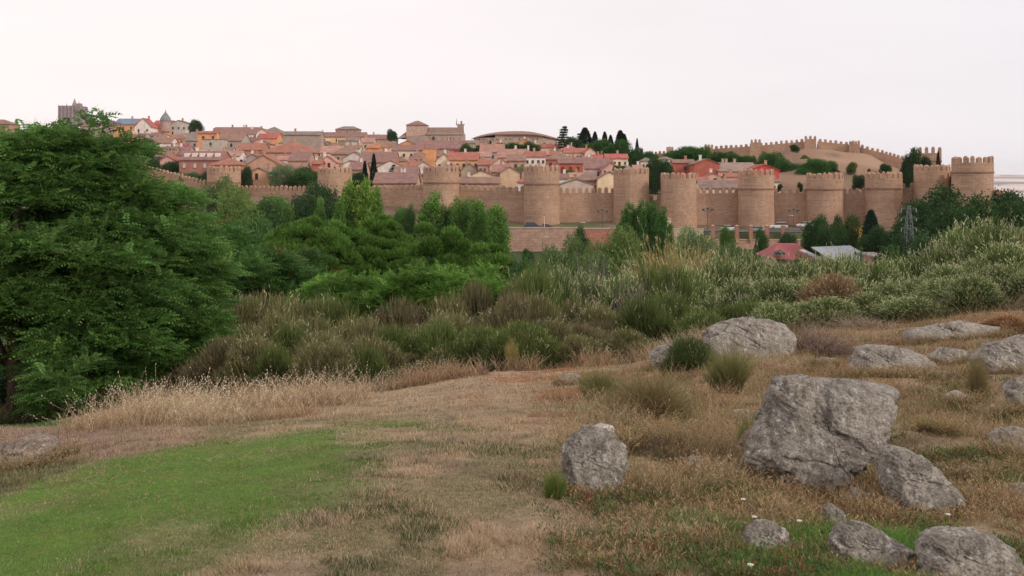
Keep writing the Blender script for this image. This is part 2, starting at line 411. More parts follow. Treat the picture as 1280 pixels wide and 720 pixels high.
def ground_col(x, y, parts=False):
    px, D, q, n, n2, green, inside = ground_mask(x, y)
    def L(c): return np.array(c)[None, :]
    def mix(a, b, f): f = f[:, None]; return a * (1 - f) + b * f
    c = np.repeat(L([.40, .30, .20]), len(x), 0)
    c = mix(c, L([.28, .22, .165]), smooth(.5, .7, n2) * .7)
    c = mix(c, L([.46, .36, .26]), smooth(.55, .72, fbm(x * 1.1, y * 3, 21)) * .6)
    oliv = smooth(.40, .60, fbm(x * 1.3, y * 1.0, 31, 6)) * (1 - smooth(820, 980, px)) * smooth(490, 535, q)
    if parts: return green, oliv, c
    c = mix(c, L([.17, .165, .075]), oliv * .6)
    c = mix(c, L([.125, .21, .045]), green * .95)
    c = mix(c, L([.20, .20, .06]), green * smooth(.55, .7, n2) * .5)
    # far side of the lawn rim: rough dark grass, then the dry path
    back = (1 - inside) * (1 - smooth(120, 200, px)) * smooth(572, 582, q)
    c = mix(c, L([.14, .14, .065]), back)
    path = (1 - inside) * (1 - smooth(110, 330, px)) * smooth(530, 538, q) * (1 - smooth(566, 576, q))
    c = mix(c, L([.30, .215, .165]), path)
    c = mix(c, L([.06, .13, .03]), (1 - smooth(60, 140, px)) * smooth(524, 528, q) * (1 - smooth(531, 536, q)) * (D < 45))
    red = smooth(.5, .62, fbm(x * .9 + 3, y * .9, 41, 4)) * smooth(560, 700, px) * (1 - smooth(500, 560, q))
    c = mix(c, L([.34, .15, .085]), red * .8)
    rocky = smooth(760, 900, px)
    c = mix(c, L([.20, .135, .085]), rocky * .6 * smooth(.35, .6, n))
    # below the crest and in the valley
    v = smooth(30, 40, D); c = mix(c, L([.09, .085, .05]), v)
    v = smooth(60, 90, D); c = mix(c, L([.055, .075, .03]), v)
    v = smooth(262, 263, D); c = mix(c, mix(np.repeat(L([.12, .13, .06]), len(x), 0), L([.22, .16, .12]), smooth(.45, .6, fbm(x * .1, y * .1, 5))), v)
    v = smooth(288, 292, D); c = mix(c, L([.22, .16, .12]), v)
    hill = smooth(290, 320, D) * smooth(815, 870, px)
    hc = mix(np.repeat(L([.29, .185, .13]), len(x), 0), L([.19, .135, .09]), smooth(.45, .62, fbm(x * .11, y * .07, 55, 6)))
    hc = mix(hc, L([.36, .24, .17]), smooth(.55, .7, fbm(x * .02, y * .06, 57, 4)))
    c = mix(c, hc, hill)
    farp = smooth(1200, 2000, D)
    fc = mix(np.repeat(L([.60, .49, .44]), len(x), 0), L([.24, .25, .30]), smooth(.5, .56, fbm(x * .0009, y * .0022, 61, 4)))
    fc = mix(fc, L([.70, .60, .56]), smooth(.5, .6, fbm(x * .002, y * .005, 67, 4)))
    c = mix(c, fc, farp)
    return c

def build_ground():
    rows = [0.0, .8]; d = 1.5
    while d < 60: rows.append(d); d *= 1.012
    while d < 261: rows.append(d); d *= 1.022
    rows += [261.6, 262.6, 265, 270, 274, 278, 281, 284, 287, 290, 293]; d = 297
    while d < 12000: rows.append(d); d *= 1.03 if d < 900 else 1.06
    rows = np.array(rows)
    pxs = np.concatenate([np.linspace(640 - F * math.tan(LIM), -60, 40, endpoint=False), np.arange(-60, 1341, 3.0), np.linspace(1345, 640 + F * math.tan(LIM), 40)])
    ang = np.concatenate([np.arctan((pxs - 640) / F), np.linspace(LIM, 2 * math.pi - LIM, 62)[1:-1]])
    nA, nR = len(ang), len(rows)
    A, D = np.meshgrid(ang, rows)      # rows x angles
    Acl = np.where(A > math.pi, A - 2 * math.pi, A); front = np.abs(Acl) <= LIM + 1e-6
    R = np.where(front, D / np.cos(np.where(front, Acl, 0)), D / math.cos(LIM))
    x = (R * np.sin(A)).ravel(); y = (R * np.cos(A)).ravel()
    z = gz(x, y)
    Df = D.ravel(); px = 640 + F * np.tan(np.clip(Acl.ravel(), -LIM, LIM))
    fg = (Df < 60)
    z = z + np.where(fg, (fbm(x * 1.5, y * 1.5, 71, 4) - .5) * .10 * smooth(600, 900, px) + (fbm(x * 5, y * 5, 73, 3) - .5) * .035, 0)
    z = z + np.where(Df > 295, (fbm(x * .05, y * .05, 75, 4) - .5) * 2.0 * smooth(295, 340, Df) * smooth(815, 870, px) * (1 - smooth(1100, 1150, px)), 0)
    z = z + np.where(Df > 3000, (fbm(x * .001, y * .001, 77, 4) - .5) * 30, 0)
    col = ground_col(x, y)
    idx = np.arange(nA * nR).reshape(nR, nA); i2 = np.roll(idx, -1, axis=1)
    f = np.stack([idx[:-1].ravel(), idx[1:].ravel(), i2[1:].ravel(), i2[:-1].ravel()], 1)
    f = f[:, ::-1]
    me = mesh_np('ground', np.stack([x, y, z], 1), f, col, True, [M['ground']])
    o = link('ground', me); tag(o, kind='structure')
build_ground()

# ------------------------------------------------------------------ road, terrace and retaining walls below the rampart
def zz(px, D): return float(ground_pD(px, D))
def strip(name, pxa, pxb, Da, Db, mat, dz, n=60):
    v = []; f = []
    for i in range(n + 1):
        px = pxa + (pxb - pxa) * i / n
        for D in (Da, (Da + Db) / 2, Db):
            v.append(((px - 640) / F * D, D, zz(px, D) + dz))
    for i in range(n):
        for k in range(2):
            a = i * 3 + k; f.append((a, a + 3, a + 4, a + 1))
    b = MB(); b.v = v; b.f = f; o = b.build(name, mat); tag(o, kind='structure'); return o
strip('road', 380, 880, 264.2, 270.5, M['asphalt'], .15)
strip('parking_lot', 880, 1088, 263.5, 274, M['asphalt'], .16)
strip('kerb', 380, 880, 270.5, 271.1, M['shutter'], .32)

def retaining(name, label, pxa, pxb, pytop, pybot, D, mat, color, cap=True, th=.6):
    x0 = (pxa - 640) / F * D; x1 = (pxb - 640) / F * D; z1 = (H0 - pytop) / F * D; z0 = (H0 - pybot) / F * D - 1
    t = thing(name, label, 'wall', ((x0 + x1) / 2, D, z0))
    b = MB(); b.box((0, 0, (z1 - z0) / 2), (x1 - x0, th, z1 - z0)); b.build('masonry', mat, t, color=color)
    if cap:
        b = MB(); b.box((0, 0, z1 - z0 + .12), (x1 - x0 + .2, th + .25, .22)); b.build('coping', M['wall'], t, color=(.55, .46, .40))
    return t
retaining('retaining_wall', 'long brick retaining wall holding up the road, under the dark parked cars', 600, 722, 285.0, 325, 261.2, M['brick'], (1.12, 1.12, 1.1))
retaining('retaining_wall', 'red lower retaining wall right of the brick one, below the road and its double lamp', 722.5, 772, 286.5, 318, 260.6, M['brick'], (1.05, .74, .68))
retaining('retaining_wall', 'pale brick wall under the parking lot, behind the willow thicket', 880, 1000, 300, 315, 262, M['brick'], (1.2, 1.15, 1.05))
retaining('retaining_wall', 'low cream parapet beside the columnar poplar clump', 838, 879, 287, 300, 262, M['wall'], (.60, .48, .38))
for i, (px, lab) in enumerate([(891, 'leftmost brick gate pillar at the parking lot edge'), (921, 'second brick pillar from the left, behind the white hatchback at the lot edge'), (938.5, 'third brick pillar from the left, with a white lamp head above it'), (958.5, 'fourth brick pillar from the left, right of the grey-blue car'), (979, 'rightmost brick pillar, in front of the large white car')]):
    D = 261.6; z0 = (H0 - 302) / F * D; h = (302 - 283) / F * D
    t = thing('brick_pillar', lab, 'pillar', ((px - 640) / F * D, D, z0), group='brick pillars along the parking lot')
    b = MB(); b.box((0, 0, h / 2), (.9, .9, h)); b.build('shaft', M['brick'], t, color=(.95, .75, .68))
    b = MB(); b.box((0, 0, h + .1), (1.15, 1.15, .2)); b.box((0, 0, h + .3), (.8, .8, .2), taper=.5); b.build('cap', M['wall'], t, color=(.5, .32, .26))

# ------------------------------------------------------------------ the town rampart: towers, curtains, merlons
ORD = ['first', 'second', 'third', 'fourth', 'fifth', 'sixth', 'seventh', 'eighth', 'ninth', 'tenth', 'eleventh', 'twelfth', 'thirteenth', 'fourteenth', 'fifteenth', 'sixteenth', 'seventeenth', 'eighteenth', 'nineteenth', 'twentieth']
def merlon_mesh(w, d, h, pointy):
    b = MB(); b.box((0, 0, h * .34), (w, d, h * .68))
    hw = w / 2; hd = d / 2; z = h * .68; k = .55 if pointy else .25
    b.add([(-hw, -hd, z), (hw, -hd, z), (hw, hd, z), (-hw, hd, z),
           (-hw * .72, -hd * .8, z + h * .2), (hw * .72, -hd * .8, z + h * .2), (hw * .72, hd * .8, z + h * .2), (-hw * .72, hd * .8, z + h * .2),
           (-hw * k * .4, 0, h), (hw * k * .4, 0, h)],
          [(0, 1, 5, 4), (1, 2, 6, 5), (2, 3, 7, 6), (3, 0, 4, 7), (4, 5, 9, 8), (6, 7, 8, 9), (5, 6, 9), (7, 4, 8)])
    o = b.build('merlon', M['rampart']); me = o.data; bpy.data.objects.remove(o); return me
MER = {}
def put_merlon(parent, x, y, z, rz, w=1.05, d=.7, h=1.75):
    k = (round(w, 2), round(h, 2))
    if k not in MER: MER[k] = merlon_mesh(w, d, h, True)
    o = bpy.data.objects.new('merlon', MER[k]); COL.objects.link(o); o.parent = parent
    j = RR.uniform(.85, 1.1)
    o.location = (x, y, z - .05); o.rotation_euler = (0, 0, rz); o.scale = (RR.uniform(.88, 1.08), 1, j)
RR = random.Random(5)
def tower(px, halfpx, pytop, pybot, D, label, corb=17, depth=7.5, name='rampart_tower', group='round towers of the town rampart', square=False, mh=1.75, n=26, noise_seed=0):
    yc = D / (1 - halfpx / F) if not square else D + halfpx / F * D; r = halfpx / F * yc; x = (px - 640) / F * (yc if not square else D); zt = (H0 - pytop) / F * D; z0 = (H0 - pybot) / F * D - 2.0
    H = zt - z0 - mh
    t = thing(name, label, 'tower', (x, yc, z0), -math.atan2(x, yc), group=group)
    if square: base = [(-r, -r), (r, -r), (r, depth), (-r, depth)]
    else:
        base = [(r * math.cos(a), r * math.sin(a)) for a in np.linspace(math.pi, 2 * math.pi, n)] + [(r, depth), (-r, depth)]
    # body in rings with slight batter and settled unevenness
    zs = list(np.linspace(0, H - corb / F * D if corb else H, 8)); v = []; f = []; m = len(base)
    rs = RS(noise_seed + int(px))
    for i, z in enumerate(zs):
        s = 1.045 - .045 * min(1, i / 5); 
        for (bx, by) in base:
            j = 1 + (rs.rand() - .5) * .012
            v.append((bx * s * j, by * s * j, z))
    for i in range(len(zs) - 1):
        for k in range(m): f.append((i * m + k, i * m + (k + 1) % m, (i + 1) * m + (k + 1) % m, (i + 1) * m + k))
    f.append(tuple((len(zs) - 1) * m + k for k in range(m)))
    b = MB(); b.v = v; b.f = f; b.build('drum', M['rampart'], t)
    if corb:
        b = MB(); zc = zs[-1]
        b.prism([(p[0] * 1.045, p[1] * 1.045) for p in base], zc - .02, zc + .35)
        b.build('string_course', M['wall'], t, color=(.30, .19, .14))
        b = MB(); o_ = [(p[0] * 1.012, p[1] * 1.012) for p in base]; b.prism(o_, zc + .34, H); b.build('parapet', M['rampart'], t)
    # merlons round the rim
    if square:
        pts = []
        k = max(3, int(round(2 * r / 1.75)))
        for i in range(k): pts.append((-r + .5 + (2 * r - 1.0) * i / (k - 1), -r + .4, 0))
        k2 = 4
        for sx in (-1, 1):
            for i in range(1, k2): pts.append((sx * (r - .4), -r + .4 + (depth + r - .8) * i / (k2 - 1), math.pi / 2))
    else:
        k = max(7, int(round(math.pi * r / 1.65))); pts = []
        for i in range(k):
            a = math.pi + math.pi * (i + .5) / k; pts.append(((r - .35) * math.cos(a), (r - .35) * math.sin(a), a + math.pi / 2))
        for sx in (-1, 1):
            for i in range(1, 4): pts.append((sx * (r - .35), depth * i / 3.5, math.pi / 2))
        for i in range(4): pts.append((-r * .75 + 1.5 * r * i / 3, depth - .4, 0))
    for (mx_, my, a) in pts: put_merlon(t, mx_, my, H, a, h=mh)
    return t
TW = [(280, 20.5, 207, 262, 314, 15), (418.5, 21.5, 208, 262, 299, 0), (551.5, 22.5, 206.5, 275, 288, 15), (677, 22.5, 206, 283, 281, 17), (789, 22.3, 209, 284, 284, 0),
      (848, 22.3, 215, 286, 279, 0), (945, 22.2, 211, 286, 281, 18), (1031, 22.5, 215.5, 284, 280, 14), (1104.5, 22.3, 214.5, 284, 277, 14), (1165, 21.8, 205, 270, 276, 0), (1215.5, 24.5, 194.5, 292, 258, 13)]
TL = ['first rampart tower from the left, squat drum nearest the big tree', 'second rampart tower from the left, behind the bright green poplar',
      'third rampart tower from the left, banded drum below the yellow houses', 'fourth rampart tower from the left, standing over the dark parked cars',
      'fifth rampart tower from the left, weeds along its top', 'sixth rampart tower from the left, pointed merlons, right of poplar clump',
      'seventh rampart tower from the left, broad banded drum before the red gable', 'eighth rampart tower from the left, drum above the parked white car',
      'ninth rampart tower from the left, drum beside the power pylon', 'tenth rampart tower from the left, plain drum below the square keep',
      'tall isolated corner tower at the right end of the rampart']
for i, (px, hp, pt, pb, D, cb) in enumerate(TW): tower(px, hp * .985, pt, pb, D, TL[i], cb)
tower(1165, 17.0, 183.5, 235, 312, 'square crenellated keep rising behind the tenth tower with a slim cypress before it', 11, depth=8, name='keep_tower', group='', square=True, mh=1.9)

def curtain(pxa, Da, pxb, Db, pta, ptb, pba, pbb, label, th=2.6, step=1.75, mh=1.6, nseg=8, group='curtain walls of the town rampart', both=False, pxo=0, mw=1.05, name='curtain_wall'):
    A = Vector(((pxa - 640) / F * Da, Da, (H0 - pba) / F * Da - 2)); B = Vector(((pxb - 640) / F * Db, Db, (H0 - pbb) / F * Db - 2))
    ztA = (H0 - pta) / F * Da - mh; ztB = (H0 - ptb) / F * Db - mh
    dx, dy = B.x - A.x, B.y - A.y; L = math.hypot(dx, dy); rz = math.atan2(dy, dx)
    t = thing(name, label, 'wall', (A.x, A.y, min(A.z, B.z)), rz, group)
    z0 = t.location.z; b = MB(); n = nseg; v = []; f = []
    for i in range(n + 1):
        u = i / n; zt = (ztA * (1 - u) + ztB * u) - z0; zb = (A.z * (1 - u) + B.z * u) - z0
        for k, (yy, z) in enumerate(((-.35, zb), (0, zt - 3), (0, zt), (.6, zt), (.6, zt - 1.3), (th, zt - 1.3), (th, zb))): v.append((L * u, yy, z))
    for i in range(n):
        for k in range(6): f.append((i * 7 + k, i * 7 + k + 1, (i + 1) * 7 + k + 1, (i + 1) * 7 + k))
    f.append(tuple(range(7))); f.append(tuple(n * 7 + k for k in range(7))[::-1])
    b.v = v; b.f = f; b.build('wall_face', M['rampart'], t)
    k = max(2, int(L / step))
    for i in range(k):
        u = (i + .5) / k; put_merlon(t, L * u, .3, ztA * (1 - u) + ztB * u - z0, 0, h=mh, w=mw, d=.6)
    return t
CW = [(120, 352, 262, 322, 190, 226.5, 255, 262, 'stretch of rampart curtain climbing left into the big tree, left of the first tower'),
      (299, 322, 400, 307, 231, 232, 262, 266, 'rampart curtain between the first and second towers, bushes behind its merlons'),
      (437, 306, 532, 296, 231, 231, 268, 277, 'rampart curtain between the second and third towers, behind the poplars'),
      (571, 295, 657, 290, 230.5, 232, 279, 281, 'rampart curtain between the third and fourth towers, above the retaining wall'),
      (697, 290, 770, 291, 234, 234, 281, 283, 'rampart curtain between the fourth and fifth towers, rubble heap at its foot'),
      (809, 292, 828, 290, 243, 243, 286, 286, 'short sunken rampart curtain between the fifth and sixth towers'),
      (868, 288, 925, 289, 234.5, 234, 286, 286, 'rampart curtain between the sixth and seventh towers, a street lamp before it'),
      (965, 289, 1011, 288, 234, 234.5, 286, 285, 'rampart curtain between the seventh and eighth towers, white cars at its foot'),
      (1051, 288, 1084, 286, 234.5, 235, 284, 280, 'rampart curtain between the eighth and ninth towers, a conifer at its foot'),
      (1124, 285, 1146, 284, 228, 227, 275, 272, 'narrow rampart curtain between the ninth and tenth towers behind the pylon'),
      (1184, 285, 1194, 270, 215, 210, 268, 268, 'sliver of rampart curtain between the tenth tower and the corner tower'),
      (1238, 268, 1246, 330, 262, 262, 275, 275, 'low ruined wall stub at the foot of the corner tower')]
for a in CW:
    pa, Da, pb, Db = a[:4]; curtain(pa, Da, pb, Db, *a[4:8], a[8])
# far north wall climbing over the hill
NW = [(700 + 112, 470, 842, 460, 189, 187.5), (842, 460, 880, 448, 188, 183.5), (880, 448, 942, 436, 183.3, 178.8), (942, 436, 1012, 430, 178.8, 172.5), (1022, 430, 1068, 428, 172.8, 177.5), (1068, 428, 1100, 420, 178.5, 186.5), (1100, 420, 1140, 405, 186.5, 198), (1140, 405, 1152, 400, 198, 202)]
NWL = ['far hill wall at its left end, low and plain behind the trees', 'far hill wall behind the grove, between the two small left turrets', 'far hill wall between the second small turret and the third', 'far hill wall with evenly spaced merlons left of the summit turret',
       'far hill wall on the summit, just right of the summit turret', 'far hill wall dropping right of the last turret', 'far hill wall descending the bare slope toward the keep', 'last bit of far hill wall meeting the dark tree by the keep']
for i, (pa, Da, pb, Db, ta, tb) in enumerate(NW):
    curtain(pa, Da, pb, Db, ta, tb, ta + 16, tb + 16, NWL[i], th=2, step=2.05, mh=1.3, nseg=4, group='north wall climbing the hill', mw=1.15, name='hill_wall')
for px, hp, pt, D, lab in [(802, 2.2, 185, 468, 'tiny turret at the far left end of the hill wall'), (838, 4.3, 183, 458, 'small square turret of the hill wall above the grove'), (887, 5.2, 180, 444, 'small turret of the hill wall left of centre'), (946, 6.2, 173.5, 432, 'notched turret of the hill wall above the red house'),
                           (1015, 7, 169.3, 427, 'summit turret at the highest point of the hill wall'), (1071.5, 4.8, 175.5, 425, 'last turret on the right of the hill wall, right of the summit'), (1063.5, 1.6, 176, 424.5, 'single upright merlon block beside the last hill turret')]:
    tower(px, hp, pt, pt + 18, D, lab, 0, depth=4, name='wall_turret', group='turrets of the hill wall', square=True, mh=1.5)
# ------------------------------------------------------------------ the town: every house a thing
TERRA = (.43, .20, .15); BROWN = (.34, .225, .185); PURP = (.33, .20, .185); REDR = (.52, .165, .145); GREYR = (.30, .255, .225); PINKR = (.52, .31, .27)
CREAM = (.82, .68, .52); WHITE = (.82, .77, .73); ORANGE = (.74, .38, .20); TAN = (.52, .36, .27); REDW = (.50, .15, .11); PINKW = (.74, .46, .38); GREYW = (.46, .40, .37); YELL = (.80, .55, .30); STONE = (.46, .36, .30); BRICK = (.48, .25, .18)
HOUSES = []
def solveD(px, ep, h, lo=304, hi=640):
    D = np.arange(lo, hi, 1.0); g = ground_pD(np.full_like(D, px), D) + h - (H0 - ep) / F * D
    i = np.where(g > 0)[0]      # first distance where the ground plus wall height reaches the eave line
    return float(D[i[0]]) if len(i) else hi
def house(a, b, ep, rp, kind, wall, roof, label, h=6.0, nw=2, D=None, chim=0, name='house', cat='house', depth=None, shut=False, group='houses on the hillside', wpy=None, dy=0, rz=0, dormer=0):
    pc = (a + b) / 2
    if D is None: D = solveD(pc, ep, h)
    D += dy
    w = (b - a) / F * D; ze = (H0 - ep) / F * D; gr = float(ground_pD(pc, D)); z0 = min(gr, ze - h) - 2.0
    t = thing(name, label, cat, ((pc - 640) / F * D, D, z0), rz, group or None)
    He = ze - z0; pr = .42; rt = .28
    wl = MB(); rf = MB()
    slope = (H0 - rp) / F
    if kind == 's':
        s = D * (ep - rp) / F / max(.12, pr - slope); s = min(max(s, 1.5), 14); dep = depth or 2 * s; zr = He + pr * s
        wl.box((0, dep / 2, He / 2), (w, dep, He))
        for sx in (-1, 1): wl.add([(sx * w / 2, 0, He), (sx * w / 2, dep, He), (sx * w / 2, s, zr)], [(0, 1, 2)])
        o = .45; x0, x1 = -w / 2 - .3, w / 2 + .3
        pf = [(-o, He - o * pr), (s, zr), (dep + o, He - (dep + o - 2 * s) * 0 - o * pr)]
        rf.add([(x, y, z + q) for x in (x0, x1) for (y, z) in pf for q in (0.03, rt)],
               [(0, 2, 8, 6), (2, 4, 10, 8), (1, 7, 9, 3), (3, 9, 11, 5), (0, 6, 7, 1), (4, 5, 11, 10), (0, 1, 3, 2), (2, 3, 5, 4), (6, 8, 9, 7), (8, 10, 11, 9)])
        rtop = (0, s, zr)
    elif kind == 'g':
        dep = depth or 11; hs = w / 2; rise = (H0 - rp) / F * D - ze; zr = He + rise
        wl.add([(-hs, 0, 0), (hs, 0, 0), (hs, 0, He), (0, 0, zr), (-hs, 0, He), (-hs, dep, 0), (hs, dep, 0), (hs, dep, He), (0, dep, zr), (-hs, dep, He)],
               [(0, 1, 2, 3, 4), (5, 9, 8, 7, 6), (0, 5, 6, 1), (1, 6, 7, 2), (0, 4, 9, 5)])
        o = .5; k = rise / hs
        pf = [(-hs - o, He - o * k), (0, zr), (hs + o, He - o * k)]
        rf.add([(x, y, z + q) for y in (-.35, dep + .3) for (x, z) in pf for q in (0.03, rt)],
               [(0, 6, 8, 2), (2, 8, 10, 4), (1, 3, 9, 7), (3, 5, 11, 9), (0, 1, 7, 6), (4, 10, 11, 5), (0, 2, 3, 1), (2, 4, 5, 3), (6, 7, 9, 8), (8, 9, 11, 10)])
        rtop = (0, dep * .4, zr)
    elif kind == 'h':
        s = D * (ep - rp) / F / max(.12, pr - slope); s = min(max(s, 1.5), 12); dep = depth or 2 * s; zr = He + pr * s
        wl.box((0, dep / 2, He / 2), (w, dep, He)); o = .5; e = min(s, w / 2 - .1)
        X = w / 2 + o
        rf.add([(-X, -o, He - o * pr), (X, -o, He - o * pr), (X, dep + o, He - o * pr), (-X, dep + o, He - o * pr), (-w / 2 + e, s, zr + rt), (w / 2 - e, s, zr + rt),
                (-X, -o, He - o * pr + rt), (X, -o, He - o * pr + rt), (X, dep + o, He - o * pr + rt), (-X, dep + o, He - o * pr + rt)],
               [(0, 3, 2, 1), (0, 1, 7, 6), (1, 2, 8, 7), (2, 3, 9, 8), (3, 0, 6, 9), (6, 7, 5, 4), (7, 8, 5), (8, 9, 4, 5), (9, 6, 4)])
        rtop = (0, s, zr)
    else:
        dep = depth or 10; zr = He + .3
        wl.box((0, dep / 2, He / 2), (w, dep, He)); rf.box((0, dep / 2, He + .15), (w + .5, dep + .5, .3)); rtop = (0, dep / 2, He + .2)
    wl.build('wall', M['wall'], t, color=wall)
    r = rf.build('roof', M['roof'], t, color=roof)
    rr = random.Random(int(a * 7 + ep * 13))
    for i in range(chim):
        c = MB(); cx = rtop[0] + (rr.random() - .5) * w * .6; c.box((cx, rtop[1] + .5, rtop[2] + .5), (.8, .8, 1.8)); c.box((cx, rtop[1] + .5, rtop[2] + 1.5), (1.0, 1.0, .18))
        c.build('chimney', M['wall'], r, color=rr.choice([WHITE, TAN, BRICK]))
    for i in range(dormer):
        c = MB(); cx = -w / 2 + w * (i + .7) / (dormer + .4); yy = s * .35; zb = He + pr * yy
        c.box((cx, yy + .3, zb + .7), (1.7, 1.6, 1.4)); c.build('dormer', M['wall'], r, color=WHITE)
    if nw:
        wz = He - 1.9; ww = min(.95, w / (nw * 2.2)); 
        if kind == 'g' and nw == 1: wz = He - .8
        for i in range(nw):
            x = -w / 2 + w * (i + .5 + rr.uniform(-.12, .12)) / nw
            c = MB(); hh = rr.choice([1.2, 1.3, 2.0]) if not shut else 1.5
            c.box((x, -.02, wz - hh / 2 + .6), (ww, .14, hh)); win = c.build('window', M['shutter'] if shut else M['window'], t)
            c = MB(); c.box((x, -.06, wz - hh + .52), (ww + .3, .3, .12)); c.build('sill', M['wall'], win, color=tuple(v * .9 for v in wall))
    HOUSES.append((a, b, rp, ep, D, label)); return t
